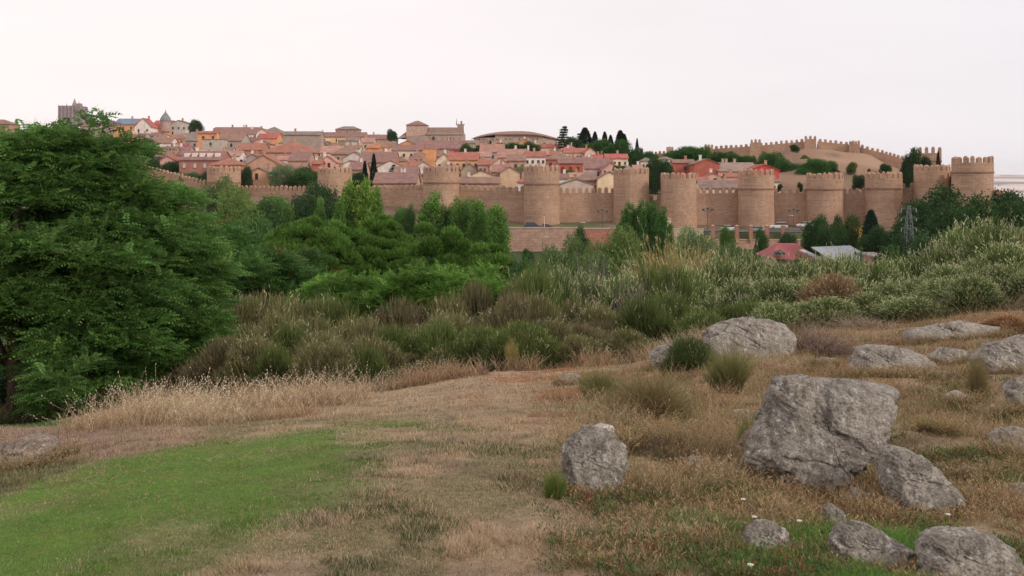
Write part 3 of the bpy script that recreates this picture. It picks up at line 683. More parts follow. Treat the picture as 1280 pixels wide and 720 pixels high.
# (px left, px right, eave row, ridge row, form, wall, roof, label, height, windows, extras)
HL = [
 (142, 168, 155.6, 148.8, 's', ORANGE, (.22, .30, .42), 'orange house under a blue-grey roof on the left skyline', 9, 3, {}),
 (168, 189, 158.5, 147.8, 'g', WHITE, REDR, 'white gabled house with a red roof beside the blue-roofed one', 8, 2, {}),
 (187, 209, 160, 151, 's', ORANGE, REDR, 'orange-red walled house under a broad red roof left of the dome', 7, 0, {}),
 (207, 240, 156, 150.5, 'g', (.60, .56, .52), GREYR, 'grey classical building with a row of square windows right of the dome', 9, 5, {}),
 (176, 213, 179, 172.5, 's', WHITE, BROWN, 'low white house with brown roof below the red-roofed houses, left', 5, 4, {}),
 (213, 230, 173.5, 167, 'h', YELL, PINKR, 'small yellow house with two dark windows below the grey classical building', 5, 2, {}),
 (231, 247, 176, 165.5, 's', GREYW, GREYR, 'grey house with two tall windows left of the orange block', 6, 2, {}),
 (247, 271, 166.5, 164.5, 's', ORANGE, TERRA, 'tall orange block on the left of the hill', 11, 2, {}),
 (253, 277, 174.5, 173, 'f', (.50, .45, .40), GREYR, 'grey plastered cube house in front of the orange block', 9, 1, {}),
 (193, 212, 196, 184, 's', TAN, PURP, 'stepped dark red roof at the left of the town row', 6, 0, dict(chim=2)),
 (209, 232, 194, 184, 's', TAN, PURP, 'second stepped dark red roof of the left town row', 6, 0, dict(chim=2)),
 (200, 219, 201, 195, 'g', PINKW, TERRA, 'pink gable below the stepped red roofs', 6, 0, {}),
 (224, 276, 200, 189.5, 's', (.40, .20, .16), PURP, 'long red-brown building with white dormers behind the left curtain wall', 7, 4, dict(shut=True, dormer=5)),
 (236, 262, 188.5, 184.5, 'f', ORANGE, WHITE, 'low orange house with a white flat roof above the white dormers', 5, 1, {}),
 (264, 322, 167, 159.5, 's', TAN, PURP, 'long purple-brown roof on the skyline right of the round tree', 6, 3, dict(chim=3)),
 (302, 320, 168, 162, 's', WHITE, PURP, 'white house with a row of windows left of the cream gable', 7, 4, {}),
 (319, 336, 167.5, 160.8, 'g', CREAM, PURP, 'cream gabled house high on the left ridge', 7, 0, {}),
 (322, 354, 167, 159, 'h', GREYW, GREYR, 'dark hipped roof behind the cream gable on the ridge', 6, 0, {}),
 (322, 346, 173, 166.5, 's', ORANGE, REDR, 'small bright red roof with an orange wall below the cream gable', 5, 1, {}),
 (312, 337, 180, 174, 'g', PINKW, BROWN, 'brown gable with a pink face below the small bright red roof', 5, 0, {}),
 (326, 392, 190.5, 177, 'h', TAN, TERRA, 'big terracotta hipped roof in the left middle of the town', 6, 0, dict(chim=1)),
 (354, 401, 168.5, 164.8, 's', (.42, .34, .29), GREYR, 'long plain brown building on the ridge', 10, 0, {}),
 (391, 400, 171, 168, 's', WHITE, PURP, 'narrow white house with stacked windows at the end of the plain brown building', 9, 2, {}),
 (270, 302, 176, 167.5, 's', GREYW, BROWN, 'grey-brown house with four dark windows right of the grey cube house', 7, 4, {}),
 (296, 328, 187.5, 179.5, 's', BRICK, TERRA, 'terracotta roof left of the big hipped roof', 5, 2, {}),
 (262, 300, 195, 189, 's', WHITE, PINKR, 'low pink roof with a white wall right of the dormered building', 4.5, 1, dict(chim=2)),
 (306, 352, 207, 194, 'g', (.56, .36, .26), TERRA, 'broad low tan gable behind the left curtain wall', 5, 0, {}),
 (346, 361, 200, 196, 's', WHITE, PINKR, 'small white house with a thin chimney right of the broad tan gable', 5, 1, dict(chim=1)),
 (360, 385, 201, 190.5, 's', TAN, PURP, 'tan house under a purple-brown roof above the dark bushes', 6, 1, {}),
 (310, 337, 216, 210, 'g', (.72, .42, .27), GREYR, 'orange house with one dark window just behind the left curtain wall', 5.5, 1, {}),
 (262, 300, 206, 198, 'h', BRICK, TERRA, 'terracotta roof rising over the first rampart tower', 6, 0, dict(chim=1)),
 (384, 456, 171, 165.8, 's', YELL, PURP, 'very long purple roof with a yellow strip of wall on the ridge', 6, 5, dict(chim=3)),
 (420, 449, 161.5, 158.5, 'h', STONE, GREYR, 'stone block with a low hipped roof standing on the skyline', 9, 3, {}),
 (456, 487, 174, 168.8, 's', TAN, PURP, 'brown roof on the ridge left of the round bush', 5, 2, dict(chim=1)),
 (432, 448, 176, 172, 's', (.62, .56, .52), GREYR, 'pale grey house below the skyline stone block', 7, 1, {}),
 (422, 433, 176, 174, 'f', (.40, .30, .25), BROWN, 'narrow brown house left of the pale grey one', 6, 0, {}),
 (453, 467, 178, 173, 's', (.60, .52, .46), PINKR, 'pale stone house below the brown ridge roof', 6, 2, {}),
 (457, 478, 185, 178.5, 'h', ORANGE, (.56, .24, .15), 'orange-red tiled roof left of the small yellow house', 4.5, 0, {}),
 (476, 488, 184.5, 182, 's', YELL, TERRA, 'small yellow house beside the orange-red tiled roof', 6, 1, {}),
 (400, 426, 191, 183, 's', WHITE, PINKR, 'pinkish roof right of the big terracotta hipped roof', 5, 1, dict(chim=1)),
 (414, 447, 192.5, 183.5, 'h', TAN, BROWN, 'grey-brown roof left of the white sloping gable', 5, 2, {}),
 (429, 457, 198, 190, 'g', (.72, .66, .61), GREYR, 'white sloping gable in the town centre left of the cypresses', 5, 0, {}),
 (398, 421, 203, 195, 'g', PINKW, PINKR, 'pink low gable above the second rampart tower', 5, 1, {}),
 (390, 402, 205, 201, 's', REDW, TERRA, 'small dark red house left of the second rampart tower', 5, 0, {}),
 (429, 447, 205, 201, 'g', WHITE, PURP, 'white shallow gable above the second rampart tower', 4, 0, {}),
 (448, 493, 203, 190.5, 's', TAN, PURP, 'wide purple-brown roof behind the two cypresses', 5, 2, dict(chim=2)),
 (436, 456, 212, 203.5, 's', TAN, PURP, 'purple-brown roof left of the slim cypress', 5, 1, {}),
 (472, 505, 209, 201, 'g', WHITE, TERRA, 'wide white gable behind the small conifer', 4.5, 0, {}),
 (467, 520, 229, 216.5, 's', TAN, PURP, 'broad purple roof with white chimneys right behind the curtain wall', 5.5, 0, dict(chim=3)),
 (492, 521, 218, 209, 's', TAN, PURP, 'purple roof right of the small conifer', 5, 1, dict(chim=1)),
 (490, 529, 188, 182, 's', CREAM, PURP, 'long cream house with small windows in the town centre', 7, 4, {}),
 (528, 543, 186, 184, 'f', ORANGE, ORANGE, 'orange flat-topped extension of the long cream house', 8, 0, {}),
 (497, 521, 181.5, 176, 'g', ORANGE, TERRA, 'orange gable behind the long cream house', 5, 0, {}),
 (520, 580, 186, 176.5, 's', TAN, PURP, 'brown roof mass below the stone church', 5, 0, dict(chim=4)),
 (545, 565, 201, 192, 'g', CREAM, BROWN, 'cream gable over the third rampart tower', 6, 2, {}),
 (561, 598, 200, 191.3, 's', (.78, .50, .26), (.47, .19, .15), 'yellow-orange house with balcony windows and red roof right of the third tower', 6.5, 5, {}),
 (563, 573, 188, 186, 'f', (.45, .10, .12), REDR, 'small crimson house above the red-roofed balcony house', 5, 1, {}),
 (584, 620, 221, 213.5, 'g', (.80, .64, .44), PURP, 'cream low gable right behind the curtain wall, right of the third tower', 5, 0, {}),
 (518, 541, 210, 202, 'g', (.74, .67, .60), TERRA, 'pale gable left of the third rampart tower top', 5, 0, {}),
 (499, 530, 208, 200, 'h', BRICK, TERRA, 'terracotta roof with a white chimney below the long cream house', 4.5, 0, dict(chim=2)),
 (572, 624, 229, 222, 's', TAN, BROWN, 'tan roof just above the curtain wall right of the third tower', 5.5, 0, {}),
 (600, 630, 190, 181, 's', GREYW, (.47, .27, .23), 'pink roof with skylights right of the dark round trees', 6, 3, dict(chim=3)),
 (596, 614, 196, 190.5, 's', (.66, .54, .46), PINKR, 'grey-pink house with two windows right of the balcony house', 6, 2, {}),
 (598, 616, 206, 200, 's', (.58, .45, .42), TERRA, 'mauve house with small windows right of the balcony house', 5.5, 3, {}),
 (612, 639, 208, 197.5, 'g', (.78, .62, .50), TERRA, 'cream gable with small round windows left of the fourth tower', 6, 4, {}),
 (595, 609, 182, 179.5, 's', YELL, BROWN, 'thin yellow house left of the convent', 5, 0, {}),
 (578, 601, 179, 176, 's', STONE, GREYR, 'long low dark roof between church and convent', 5, 0, {}),
 (622, 656, 197, 187, 's', PINKW, (.47, .27, .23), 'pink-walled house behind the brown-roofed tan house', 6, 1, dict(chim=2)),
 (634, 657, 201, 194.5, 's', TAN, BROWN, 'tan house with brown roof left of the white house by the fourth tower', 7, 3, {}),
 (615, 641, 215, 206.5, 's', TAN, (.40, .23, .2), 'brown roof in front of the cream gable with round windows', 5, 0, {}),
 (625, 650, 216, 209, 'g', (.66, .48, .34), BROWN, 'tan gable beside the flowering bush left of the fourth tower', 5, 0, {}),
 (656, 682, 196, 190, 's', WHITE, (.43, .18, .15), 'white house with two dark doors above the fourth rampart tower', 7, 4, {}),
 (647, 664, 179.5, 174, 'g', ORANGE, PURP, 'orange gable below the convent', 5, 0, {}),
 (676, 701, 184.5, 179.5, 'h', CREAM, REDR, 'cream house with red roof below the convent end', 5.5, 3, {}),
 (700, 725, 188, 182, 'h', CREAM, (.50, .21, .2), 'red hipped roof under the dark cedars', 5, 1, dict(chim=2)),
 (705, 733, 191, 185.8, 's', CREAM, (.47, .2, .17), 'long cream house with many small windows under the cedars', 6, 6, {}),
 (731, 745, 191, 185, 'g', (.78, .63, .50), REDR, 'cream gable at the right of the many-windowed house', 7, 1, {}),
 (682, 717, 199, 191, 'h', (.44, .19, .15), BROWN, 'red brick house with a grey-brown hipped roof right of the white house', 5.5, 3, {}),
 (698, 729, 204, 200, 's', REDW, PURP, 'low red house right of the fourth rampart tower', 7, 3, {}),
 (720, 746, 203, 197, 's', GREYW, PURP, 'grey house left of the big brown roof', 5, 3, {}),
 (757, 785, 198, 193, 's', CREAM, REDR, 'cream house with a red roof above the fifth rampart tower', 7, 4, {}),
 (737, 754, 198.5, 194, 's', CREAM, REDR, 'small red roof left of the cream house above the fifth tower', 5, 0, {}),
 (731, 768, 211, 199, 's', WHITE, PURP, 'big purple-brown roof left of the fifth rampart tower', 5, 3, {}),
 (752, 776, 213, 203, 'g', PINKW, PURP, 'pink gable left of the fifth tower top', 5.5, 0, {}),
 (722, 752, 225, 214.5, 'h', (.44, .20, .16), BROWN, 'brown hipped roof with red walls behind the curtain wall', 5, 3, {}),
 (747, 778, 224, 215, 'g', (.82, .66, .46), PURP, 'cream gable wall against the fifth rampart tower', 6, 0, {}),
 (700, 742, 231, 224, 'g', (.66, .55, .48), GREYR, 'wide grey roof with a white edge right behind the curtain wall', 5, 0, {}),
 (802, 815, 201, 197.5, 'h', WHITE, GREYR, 'small white house left of the dark tree behind the sixth tower', 5.5, 3, {}),
 (823, 840, 199, 196.5, 'h', WHITE, GREYR, 'small white house just above the dark tree behind the sixth tower', 5.5, 2, {}),
 (841, 868, 203.5, 200, 's', (.47, .15, .11), BROWN, 'dark red block house, left one of two', 8, 1, {}),
 (868, 899, 205, 199, 'g', (.47, .16, .12), BROWN, 'dark red gabled block house, right one of two', 9, 0, {}),
 (898, 946, 214, 204, 's', PINKW, (.38, .30, .27), 'long grey-brown roof left of the bright red gable', 6, 3, dict(chim=3)),
 (937, 974, 213, 206, 'g', (.62, .10, .09), (.45, .13, .11), 'bright red gabled house behind the seventh rampart tower', 7, 0, {}),
 (880, 903, 222, 216.5, 'g', PINKW, TERRA, 'small pink gable below the dark red block houses', 5, 1, {}),
 (908, 927, 221, 217, 's', (.74, .45, .36), TERRA, 'pink house left of the seventh rampart tower', 6, 1, {}),
 (876, 925, 235, 226, 's', CREAM, (.30, .225, .21), 'wide grey-purple roof behind the curtain wall left of the seventh tower', 5, 0, {}),
 (866, 886, 226, 222, 's', BRICK, TERRA, 'brick house right of the sixth rampart tower', 5, 1, {}),
 (965, 976, 227, 225, 's', CREAM, GREYR, 'cream arcade house right of the seventh rampart tower', 5, 2, {}),
 (792, 803, 211, 207, 's', PINKW, PINKR, 'small pink house between the fifth tower and the dark tree', 5, 1, {}),
]
for (a, b, ep, rp, k, wc, rc, lab, h, nw, ex) in HL: house(a, b, ep, rp, k, wc, rc, lab, h, nw, **{**({'chim': 1} if k in 'sg' else {}), **ex})

# ---- landmarks on the skyline
def lm(px, D, py, label, name, cat): return thing(name, label, cat, tuple(P(px, py, D)))
# parish church with its block tower and bell gable
S = 560 / F
t = lm(545, 560, 182, 'long brown stone church with a hipped crossing block and bell gable on the ridge', 'church', 'church')
b = MB(); b.box((14 * S * .9, 6, 7 * S), (46 * S, 13, 14 * S + 1)); b.build('nave', M['wall'], t, color=STONE)
b = MB(); b.box((-22 * S, 5, 6 * S), (30 * S, 12, 12 * S)); b.build('apse', M['wall'], t, color=(.38, .31, .27))
b = MB(); x0, x1 = -11 * S, 34 * S; b.add([(x0, -1, 13.5 * S), (x1, -1, 13.5 * S), (x1, 6, 23.5 * S), (x0, 6, 23.5 * S), (x1, 13, 13.5 * S), (x0, 13, 13.5 * S)], [(0, 1, 2, 3), (3, 2, 4, 5), (0, 3, 5), (1, 4, 2), (0, 5, 4, 1)]); b.build('roof', M['roof'], t, color=(.30, .215, .18))
b = MB(); b.add([(-48 * S, -1, 9 * S), (-6 * S, -1, 12.5 * S), (-6 * S, 8, 19 * S), (-38 * S, 8, 19 * S), (-44 * S, 13, 9 * S), (-6 * S, 13, 9 * S)], [(0, 1, 2, 3), (0, 3, 4), (3, 2, 5, 4), (0, 4, 5, 1), (1, 5, 2)]); b.build('apse_roof', M['roof'], t, color=(.34, .23, .19))
b = MB(); b.box((-24.5 * S, 7, 13 * S), (26 * S, 11, 26 * S)); b.build('crossing_block', M['wall'], t, color=(.58, .40, .33))
b = MB(); z = 26 * S; X = 14 * S; b.add([(-24.5 * S - X, .8, z), (-24.5 * S + X, .8, z), (-24.5 * S + X, 13.2, z), (-24.5 * S - X, 13.2, z), (-26 * S, 7, z + 6 * S), (-23 * S, 7, z + 6 * S)], [(0, 1, 5, 4), (1, 2, 5), (2, 3, 4, 5), (3, 0, 4), (0, 3, 2, 1)]); b.build('block_roof', M['roof'], t, color=(.33, .22, .18))
for i in range(4):
    b = MB(); b.box((-33 * S + i * 5.6 * S, 1.42, 21 * S), (1.4 * S, .2, 3 * S)); b.build('window', M['shutter'], t)
for i in range(6):
    b = MB(); b.box((-6 * S + i * 7 * S, -.55, 8.5 * S), (1.0 * S, .2, 3.5 * S)); b.build('buttress', M['wall'], t, color=(.36, .28, .23))
b = MB(); b.box((-3 * S, -.6, 9 * S), (3 * S, .2, 4.5 * S)); b.build('window', M['window'], t)
b = MB(); b.box((30 * S, 6.2, 25 * S), (8 * S, 1.0, 5 * S)); b.box((31 * S, 6.2, 29 * S), (2.2 * S, .9, 5 * S)); b.box((34.5 * S, 6.2, 27.5 * S), (1 * S, .9, 3 * S), taper=.3); b.box((25 * S, 6.2, 30.5 * S), (1.6 * S, .9, 9 * S), taper=.15); b.box((27.6 * S, 6.2, 27.5 * S), (1 * S, .8, 4 * S), taper=.3); b.build('bell_gable', M['wall'], t, color=(.36, .28, .24))
# convent
S = 575 / F
t = lm(645, 575, 185, 'long stone convent with a low dark roof and rows of windows on the ridge', 'convent', 'convent')
b = MB(); b.prism([(-52 * S, 3), (-26 * S, 0), (34 * S, 1), (52 * S, 6), (52 * S, 22), (-52 * S, 22)], -3, 13 * S); b.build('wall', M['wall'], t, color=STONE)
b = MB(); n = 13; X = [-54 + 108 * i / 12 for i in range(13)]; v = []
fr = [12.6, 14.6, 16.2, 17.2, 17.3, 17.3, 17.3, 17.3, 17.2, 16.6, 15.2, 13.4, 12.0]; rg = [14, 17, 19, 20.6, 21.5, 22, 22.2, 22.2, 21.6, 20, 18, 15.5, 13]
for i in range(n):
    y0 = 3.2 - (X[i] + 52) / 26 * 3 if X[i] < -26 else (0 if X[i] < 34 else (X[i] - 34) / 18 * 5)
    v += [(X[i] * S, y0 - .8, fr[i] * S), (X[i] * S, 10, rg[i] * S), (X[i] * S, 23, 12 * S), (X[i] * S, y0 - .8, fr[i] * S - .35)]
f = [(0, 1, 2, 3), (48, 51, 50, 49)]
for i in range(n - 1):
    a = 4 * i; c = a + 4
    for k in range(4): f.append((a + k, c + k, c + (k + 1) % 4, a + (k + 1) % 4))
b.v = v; b.f = f; b.build('roof', M['roof'], t, color=(.34, .235, .2))
b = MB(); b.prism([(-26 * S, .3), (34 * S, 1.3), (34 * S, 20), (-26 * S, 20)], 12.9 * S, 17.0 * S); b.build('upper_wall', M['wall'], t, color=(.50, .38, .31))
for r_, zc in ((0, 6), (1, 11)):
    for i in range(14):
        x = -46 * S + i * 5.6 * S; y = 3 - (x + 52 * S) / (26 * S) * 3 if x < -26 * S else 0 + max(0, (x + 26 * S) / (60 * S))
        b = MB(); b.box((x, y - .05, zc * S), (1.0 * S, .3, 2.0 * S)); b.build('window', M['window'] if (i + r_) % 3 else M['shutter'], t)
# dome and lantern
S = 590 / F
t = lm(207, 590, 160, 'small grey dome with a lantern spike on the left skyline', 'domed_church', 'church')
ring = lambda r, n=12: [(r * math.cos(2 * math.pi * k / n), r * math.sin(2 * math.pi * k / n)) for k in range(n)]
b = MB(); b.prism(ring(6.3 * S), -2, 9 * S); b.build('drum', M['wall'], t, color=(.46, .33, .29))
b = MB(); rr_ = [7.2, 6.9, 6.3, 5.2, 3.6, 2.2, 1.3]; hh_ = [8.8, 9.6, 12, 14, 16, 18, 19]
for i in range(6): b.prism(ring(rr_[i] * S), hh_[i] * S, hh_[i + 1] * S, ring(rr_[i + 1] * S))
b.build('dome', M['wall'], t, color=(.24, .26, .30))
b = MB(); b.prism(ring(1.1 * S, 8), 18.8 * S, 20.5 * S); b.prism(ring(.5 * S, 8), 20.5 * S, 24 * S, ring(.05 * S, 8)); b.build('lantern', M['wall'], t, color=(.3, .28, .28))
# cathedral tower
S = 620 / F
t = lm(86, 620, 156, 'grey cathedral tower with pinnacles and a short spire behind the big tree', 'cathedral_tower', 'tower')
b = MB(); b.box((0, 6, 11.5 * S), (27 * S, 12, 25 * S)); b.build('tower_body', M['wall'], t, color=(.30, .26, .29))
for i, (x, h) in enumerate(((-13, 25.5), (-8.5, 25), (-3, 27), (7, 28), (12.5, 29.5))):
    b = MB(); b.box((x * S, .3, h * S - 1), (1.2 * S, 1.2 * S, 4 * S), taper=.2); b.build('pinnacle', M['wall'], t, color=(.33, .29, .32))
for x in (-9, -4.5, 0, 4.5, 9):
    b = MB(); b.box((x * S, -.1, 11 * S), (1.3 * S, .5, 25.5 * S)); b.build('buttress', M['wall'], t, color=(.40, .35, .37))
b = MB(); b.prism(ring(4.2 * S, 8), 23 * S, 34 * S, ring(.2 * S, 8)); b.box((4.5 * S, 0, 25.5 * S), (9 * S, 5 * S, 4 * S)); o = b.build('spire', M['wall'], t, color=(.38, .33, .31)); o.location = (2 * S, 6, 0)
# brick building peeping out at the far left
house(-25, 12, 155, 150, 'h', (.46, .30, .24), BROWN, 'brown brick building at the extreme left edge behind the tree', 12, 3, D=520)
house(100, 122, 158, 154, 's', GREYW, PURP, 'grey house with a roof mast between the cathedral and the blue-roofed house', 7, 2)
house(122, 143, 157, 152, 's', GREYW, PURP, 'grey-mauve house left of the blue-roofed orange one', 7, 2)

# ---- the small houses that fill the hillside between them
def fill():
    rr = random.Random(77); placed = []; made = 0
    lm_words = [(h[5], (h[0] + h[1]) / 2, (h[2] + h[3]) / 2) for h in HOUSES]
    used = set()
    boxes = [(a, b, r, e, D) for (a, b, r, e, D, l) in HOUSES]
    for row in range(25):
        D = 575 - row * 11.0
        px = 150 + rr.uniform(0, 20)
        while px < 800:
            w = rr.uniform(9, 19) * (430 / D) ** .5
            cx = px + w / 2; px += w * rr.uniform(1.0, 1.35)
            Dj = D + rr.uniform(-6, 6)
            if cx > 790 and D > 340: continue
            if Dj < np.interp(cx, [150, 262, 400, 560, 700, 800], [378, 350, 322, 312, 309, 309]): continue
            g = float(ground_pD(cx, Dj)); h = rr.uniform(3.6, 5.0); ep = H0 - (g + h) / Dj * F; rise = rr.uniform(4, 7) * 430 / Dj; rp = ep - rise
            if cx < 250 and rp > 190: continue
            if 430 < cx < 500 and 196 < ep < 232: continue
            if 495 < cx < 700 and rp < 178: continue
            if rp < 166 + max(0, (cx - 420) * .035): continue
            a, b = cx - w / 2, cx + w / 2; bad = False
            for (A, B, R, E, DD) in boxes:
                ox = min(b, B) - max(a, A)
                if ox <= 0: continue
                # physical clash
                if abs(DD - Dj) < 9.5 and ox > 1: bad = True; break
                # it would stand in front of a placed house and hide its face
                if DD > Dj and ox > 2 and rp < E + 4.0: bad = True; break
            if bad: continue
            kind = rr.choice(['s', 's', 'h', 'g']); wc = rr.choice([CREAM, WHITE, WHITE, CREAM, PINKW, TAN, YELL, WHITE, BRICK, GREYW]); rc = rr.choice([TERRA, BROWN, PURP, PURP, PINKR, TERRA, REDR, GREYR])
            wc = tuple(v * rr.uniform(.85, 1.05) for v in wc); rc = tuple(v * rr.uniform(.85, 1.12) for v in rc)
            cands = sorted(lm_words, key=lambda q: abs(q[1] - cx) + 2.5 * abs(q[2] - rp))[:6]
            wn = {CREAM: 'cream'}; lab = None
            rn = {TERRA: 'terracotta'}
            form = {'s': 'low', 'h': 'hip-roofed', 'g': 'gabled'}[kind]
            for (L_, lx, ly) in cands:
                short = ' '.join(L_.split()[:7]); dx, dyy = cx - lx, rp - ly
                rel = ('just right of' if dx > 0 else 'just left of') if abs(dx) > 2 * abs(dyy) else ('just below' if dyy > 0 else 'just above')
                cand = f'small {form} house {rel} the {short}'
                if cand not in used: lab = cand; break
            if not lab: continue
            used.add(lab); boxes.append((a, b, rp, ep, Dj)); made += 1
            house(a, b, ep, rp, kind, wc, rc, lab, h, rr.choice([0, 1, 2]) if Dj < 520 else 0, D=Dj, chim=rr.choice([0, 1, 1, 2]), depth=None if kind != 'g' else 9)
    print('filler houses', made, 'total', len(HOUSES))
fill()
house(1240, 1256, 243, 238.5, 's', (.6, .5, .45), (.45, .15, .13), 'far red-roofed house on the plain right of the corner tower', 3.5, 2, D=420, group=None)
# ------------------------------------------------------------------ plants
def unit(v): return v / np.maximum(np.linalg.norm(v, axis=1, keepdims=True), 1e-9)
def rdir(rs, n): return unit(rs.normal(size=(n, 3)))
def vary(rs, col, n, amt=.25, hue=.12):
    c = np.array(col)[None, :] * (1 + (rs.rand(n, 1) - .5) * 2 * amt)
    c = c * (1 + (rs.rand(n, 3) - .5) * 2 * hue * np.array([1.0, .4, .6])[None, :]); return np.clip(c, .003, 1)
def leaves(base, axis, L, w, col, rs, side=None):
    """one rhombic leaf per row: base point, axis, length, half width, colour"""
    n = len(base)
    if side is None: side = unit(np.cross(axis, rdir(rs, n)))
    L = np.broadcast_to(np.asarray(L, float).reshape(-1, 1), (n, 1)); w = np.broadcast_to(np.asarray(w, float).reshape(-1, 1), (n, 1))
    v = np.stack([base, base + axis * L * .45 + side * w, base + axis * L, base + axis * L * .45 - side * w], 1).reshape(-1, 3)
    f = np.arange(4 * n).reshape(n, 4); return v, f, np.repeat(col, 4, 0)
def cat(parts):
    V = []; Fc = []; C = []; o = 0
    for v, f, c in parts: V.append(v); Fc.append(f + o); C.append(c); o += len(v)
    return np.concatenate(V), np.concatenate(Fc), np.concatenate(C)
def lobes_pts(lobes, n, rs, shell=.55, gap=.3, seed=0):
    """points in the outer part of a set of ellipsoid lobes (cx,cy,cz,rx,ry,rz); outward normals too"""
    lb = np.array(lobes, float); vol = (lb[:, 3] * lb[:, 4] * lb[:, 5]) ** .67; pk = rs.choice(len(lb), n * 3, p=vol / vol.sum())
    d = rdir(rs, n * 3); r = shell + (1.03 - shell) * rs.rand(n * 3) ** .6
    q = lb[pk]; p = q[:, :3] + d * q[:, 3:] * r[:, None]
    keep = np.ones(n * 3, bool)
    for l in lb:      # drop what is deep inside another lobe
        e = np.linalg.norm((p - l[:3]) / l[3:], axis=1); keep &= e > shell * .85
    sc = 2.2 / max(.3, lb[:, 3:].mean())
    keep &= noise3(p * sc * 1.3 + seed, seed) > gap
    i = np.where(keep)[0][:n]; return p[i], unit(d[i] / q[i][:, 3:]), r[i]
def limb_mesh(H, lobes, r0, rs, mb, lean=.1, top=.75, seg=7, kids=True):
    base = Vector((0, 0, -.4)); pts = [base]; x = y = 0
    for i in range(1, 6):
        x += rs.uniform(-lean, lean) * H * .06; y += rs.uniform(-lean, lean) * H * .06; pts.append(Vector((x, y, H * top * i / 5)))
    mb.tube(pts, [r0 * (1.25, 1, .85, .7, .5, .25)[i] for i in range(6)], seg)
    if kids:
        for l in lobes:
            k = rs.randint(1, 4); s = pts[k]; e = Vector(l[:3]); m = s.lerp(e, .5) + Vector((0, 0, -.03 * H))
            mb.tube([s, m, e], [r0 * .38, r0 * .22, r0 * .06], 5)
def tree_obj(name, label, catg, loc, crown, trunk_mb, group=None, rz=0, tint=(1, 1, 1), bark=(1, 1, 1), crown_name='crown', mat=None, smooth_=False):
    t = thing(name, label, catg, loc, rz, group)
    v, f, c = crown
    o = link(crown_name, mesh_np(crown_name, v, f, c, False, [mat or M['leaf']]), t); o.color = (*tint, 1); o['tint'] = 1
    if trunk_mb: b = trunk_mb.build('trunk', M['bark'], t, color=bark, smooth_=True)
    return t
# --- crown recipes -----------------------------------------------------------
def crown_round(H, W, rs, n, leaf, col, lobn=9, zlo=.2, gap=.33, shell=.6, tall=1.0):
    lobes = [(0, 0, H * .58, W * .36, W * .36, H * .36)]
    for i in range(lobn):
        a = 2 * math.pi * i / lobn * 1.618 * 2 + rs.rand(); zf = zlo + (1 - zlo) * (i + .5) / lobn; rr = W * .33 * math.sqrt(max(.05, 1 - ((zf - .5) / .62) ** 2))
        s = W * rs.uniform(.17, .27); lobes.append((rr * math.cos(a), rr * math.sin(a), H * zf * .88, s, s, s * rs.uniform(.8, 1.1) * tall))
    nc = n // 7; p, nm, r = lobes_pts(lobes, nc, rs, shell, gap, rs.randint(99))
    k = 7; P_ = np.repeat(p, k, 0) + rs.normal(size=(len(p) * k, 3)) * leaf * 1.1; NM = np.repeat(nm, k, 0)
    ax = unit(NM * .6 + rdir(rs, len(P_)) * .9 + np.array([0, 0, -.15]))
    cc = np.repeat(vary(rs, col, len(p), .28, .15), k, 0) * (1 + (rs.rand(len(P_), 1) - .5) * .4)
    return leaves(P_, ax, leaf * (.7 + .6 * rs.rand(len(P_))), leaf * .36, cc, rs), lobes
def crown_column(H, W, rs, n, leaf, col, cols=1, zlo=.06, up=1.0, gap=.25, power=.6, expo=.7):
    parts = []; lobes = []
    for c in range(cols):
        cx = 0 if cols == 1 else (c - (cols - 1) / 2) * W / cols * 1.0; cy = rs.uniform(-.2, .2) * W; h = H * (1 if cols == 1 else rs.uniform(.84, 1)); w = W / cols * (1.15 if cols > 1 else 1)
        m = n // cols; z = zlo + (1 - zlo) * rs.rand(m) ** .85; a = rs.rand(m) * 2 * math.pi
        prof = np.clip(np.sin(np.pi * np.clip(z, 0, 1) ** power), 0, 1) ** expo; R = w * .5 * prof * (.65 + .35 * rs.rand(m)) * (1 + .25 * (noise2(a * 2.0, z * 9, 3) - .5))
        p = np.stack([cx + R * np.cos(a), cy + R * np.sin(a), z * h], 1); ok = noise3(p * 3.0 / w, 7 + c) > gap; p = p[ok]; a = a[ok]; m = len(p)
        ax = unit(np.stack([np.cos(a) * .5, np.sin(a) * .5, np.full(m, up)], 1) + rdir(rs, m) * .55)
        parts.append(leaves(p, ax, leaf * (.7 + .7 * rs.rand(m)), leaf * .3, vary(rs, col, m, .3), rs)); lobes.append((cx, cy, h * .5, w * .3, w * .3, h * .3))
    return cat(parts), lobes
def crown_tall(H, W, rs, n, leaf, col, lobn=14, gap=.30):
    lobes = []
    for i in range(lobn):
        zf = .10 + .86 * (i + .5) / lobn; rr = W * .26 * math.sin(math.pi * min(.98, zf * .9 + .08)) ** .6; a = i * 2.4; s = W * rs.uniform(.17, .27) * (1.15 - .55 * zf)
        lobes.append((rr * math.cos(a), rr * math.sin(a), H * zf * .93, s, s, s * rs.uniform(1.5, 2.4)))
    lobes.append((0, 0, H * .5, W * .25, W * .25, H * .4))
    k = 6; p, nm, r = lobes_pts(lobes, n // k, rs, .55, gap, rs.randint(99)); P_ = np.repeat(p, k, 0) + rs.normal(size=(len(p) * k, 3)) * leaf * .9; NM = np.repeat(nm, k, 0)
    ax = unit(NM * .4 + rdir(rs, len(P_)) * .7 + np.array([0, 0, .5])); cc = np.repeat(vary(rs, col, len(p), .32, .15), k, 0) * (1 + (rs.rand(len(P_), 1) - .5) * .4)
    return leaves(P_, ax, leaf * (.7 + .6 * rs.rand(len(P_))), leaf * .36, cc, rs), lobes
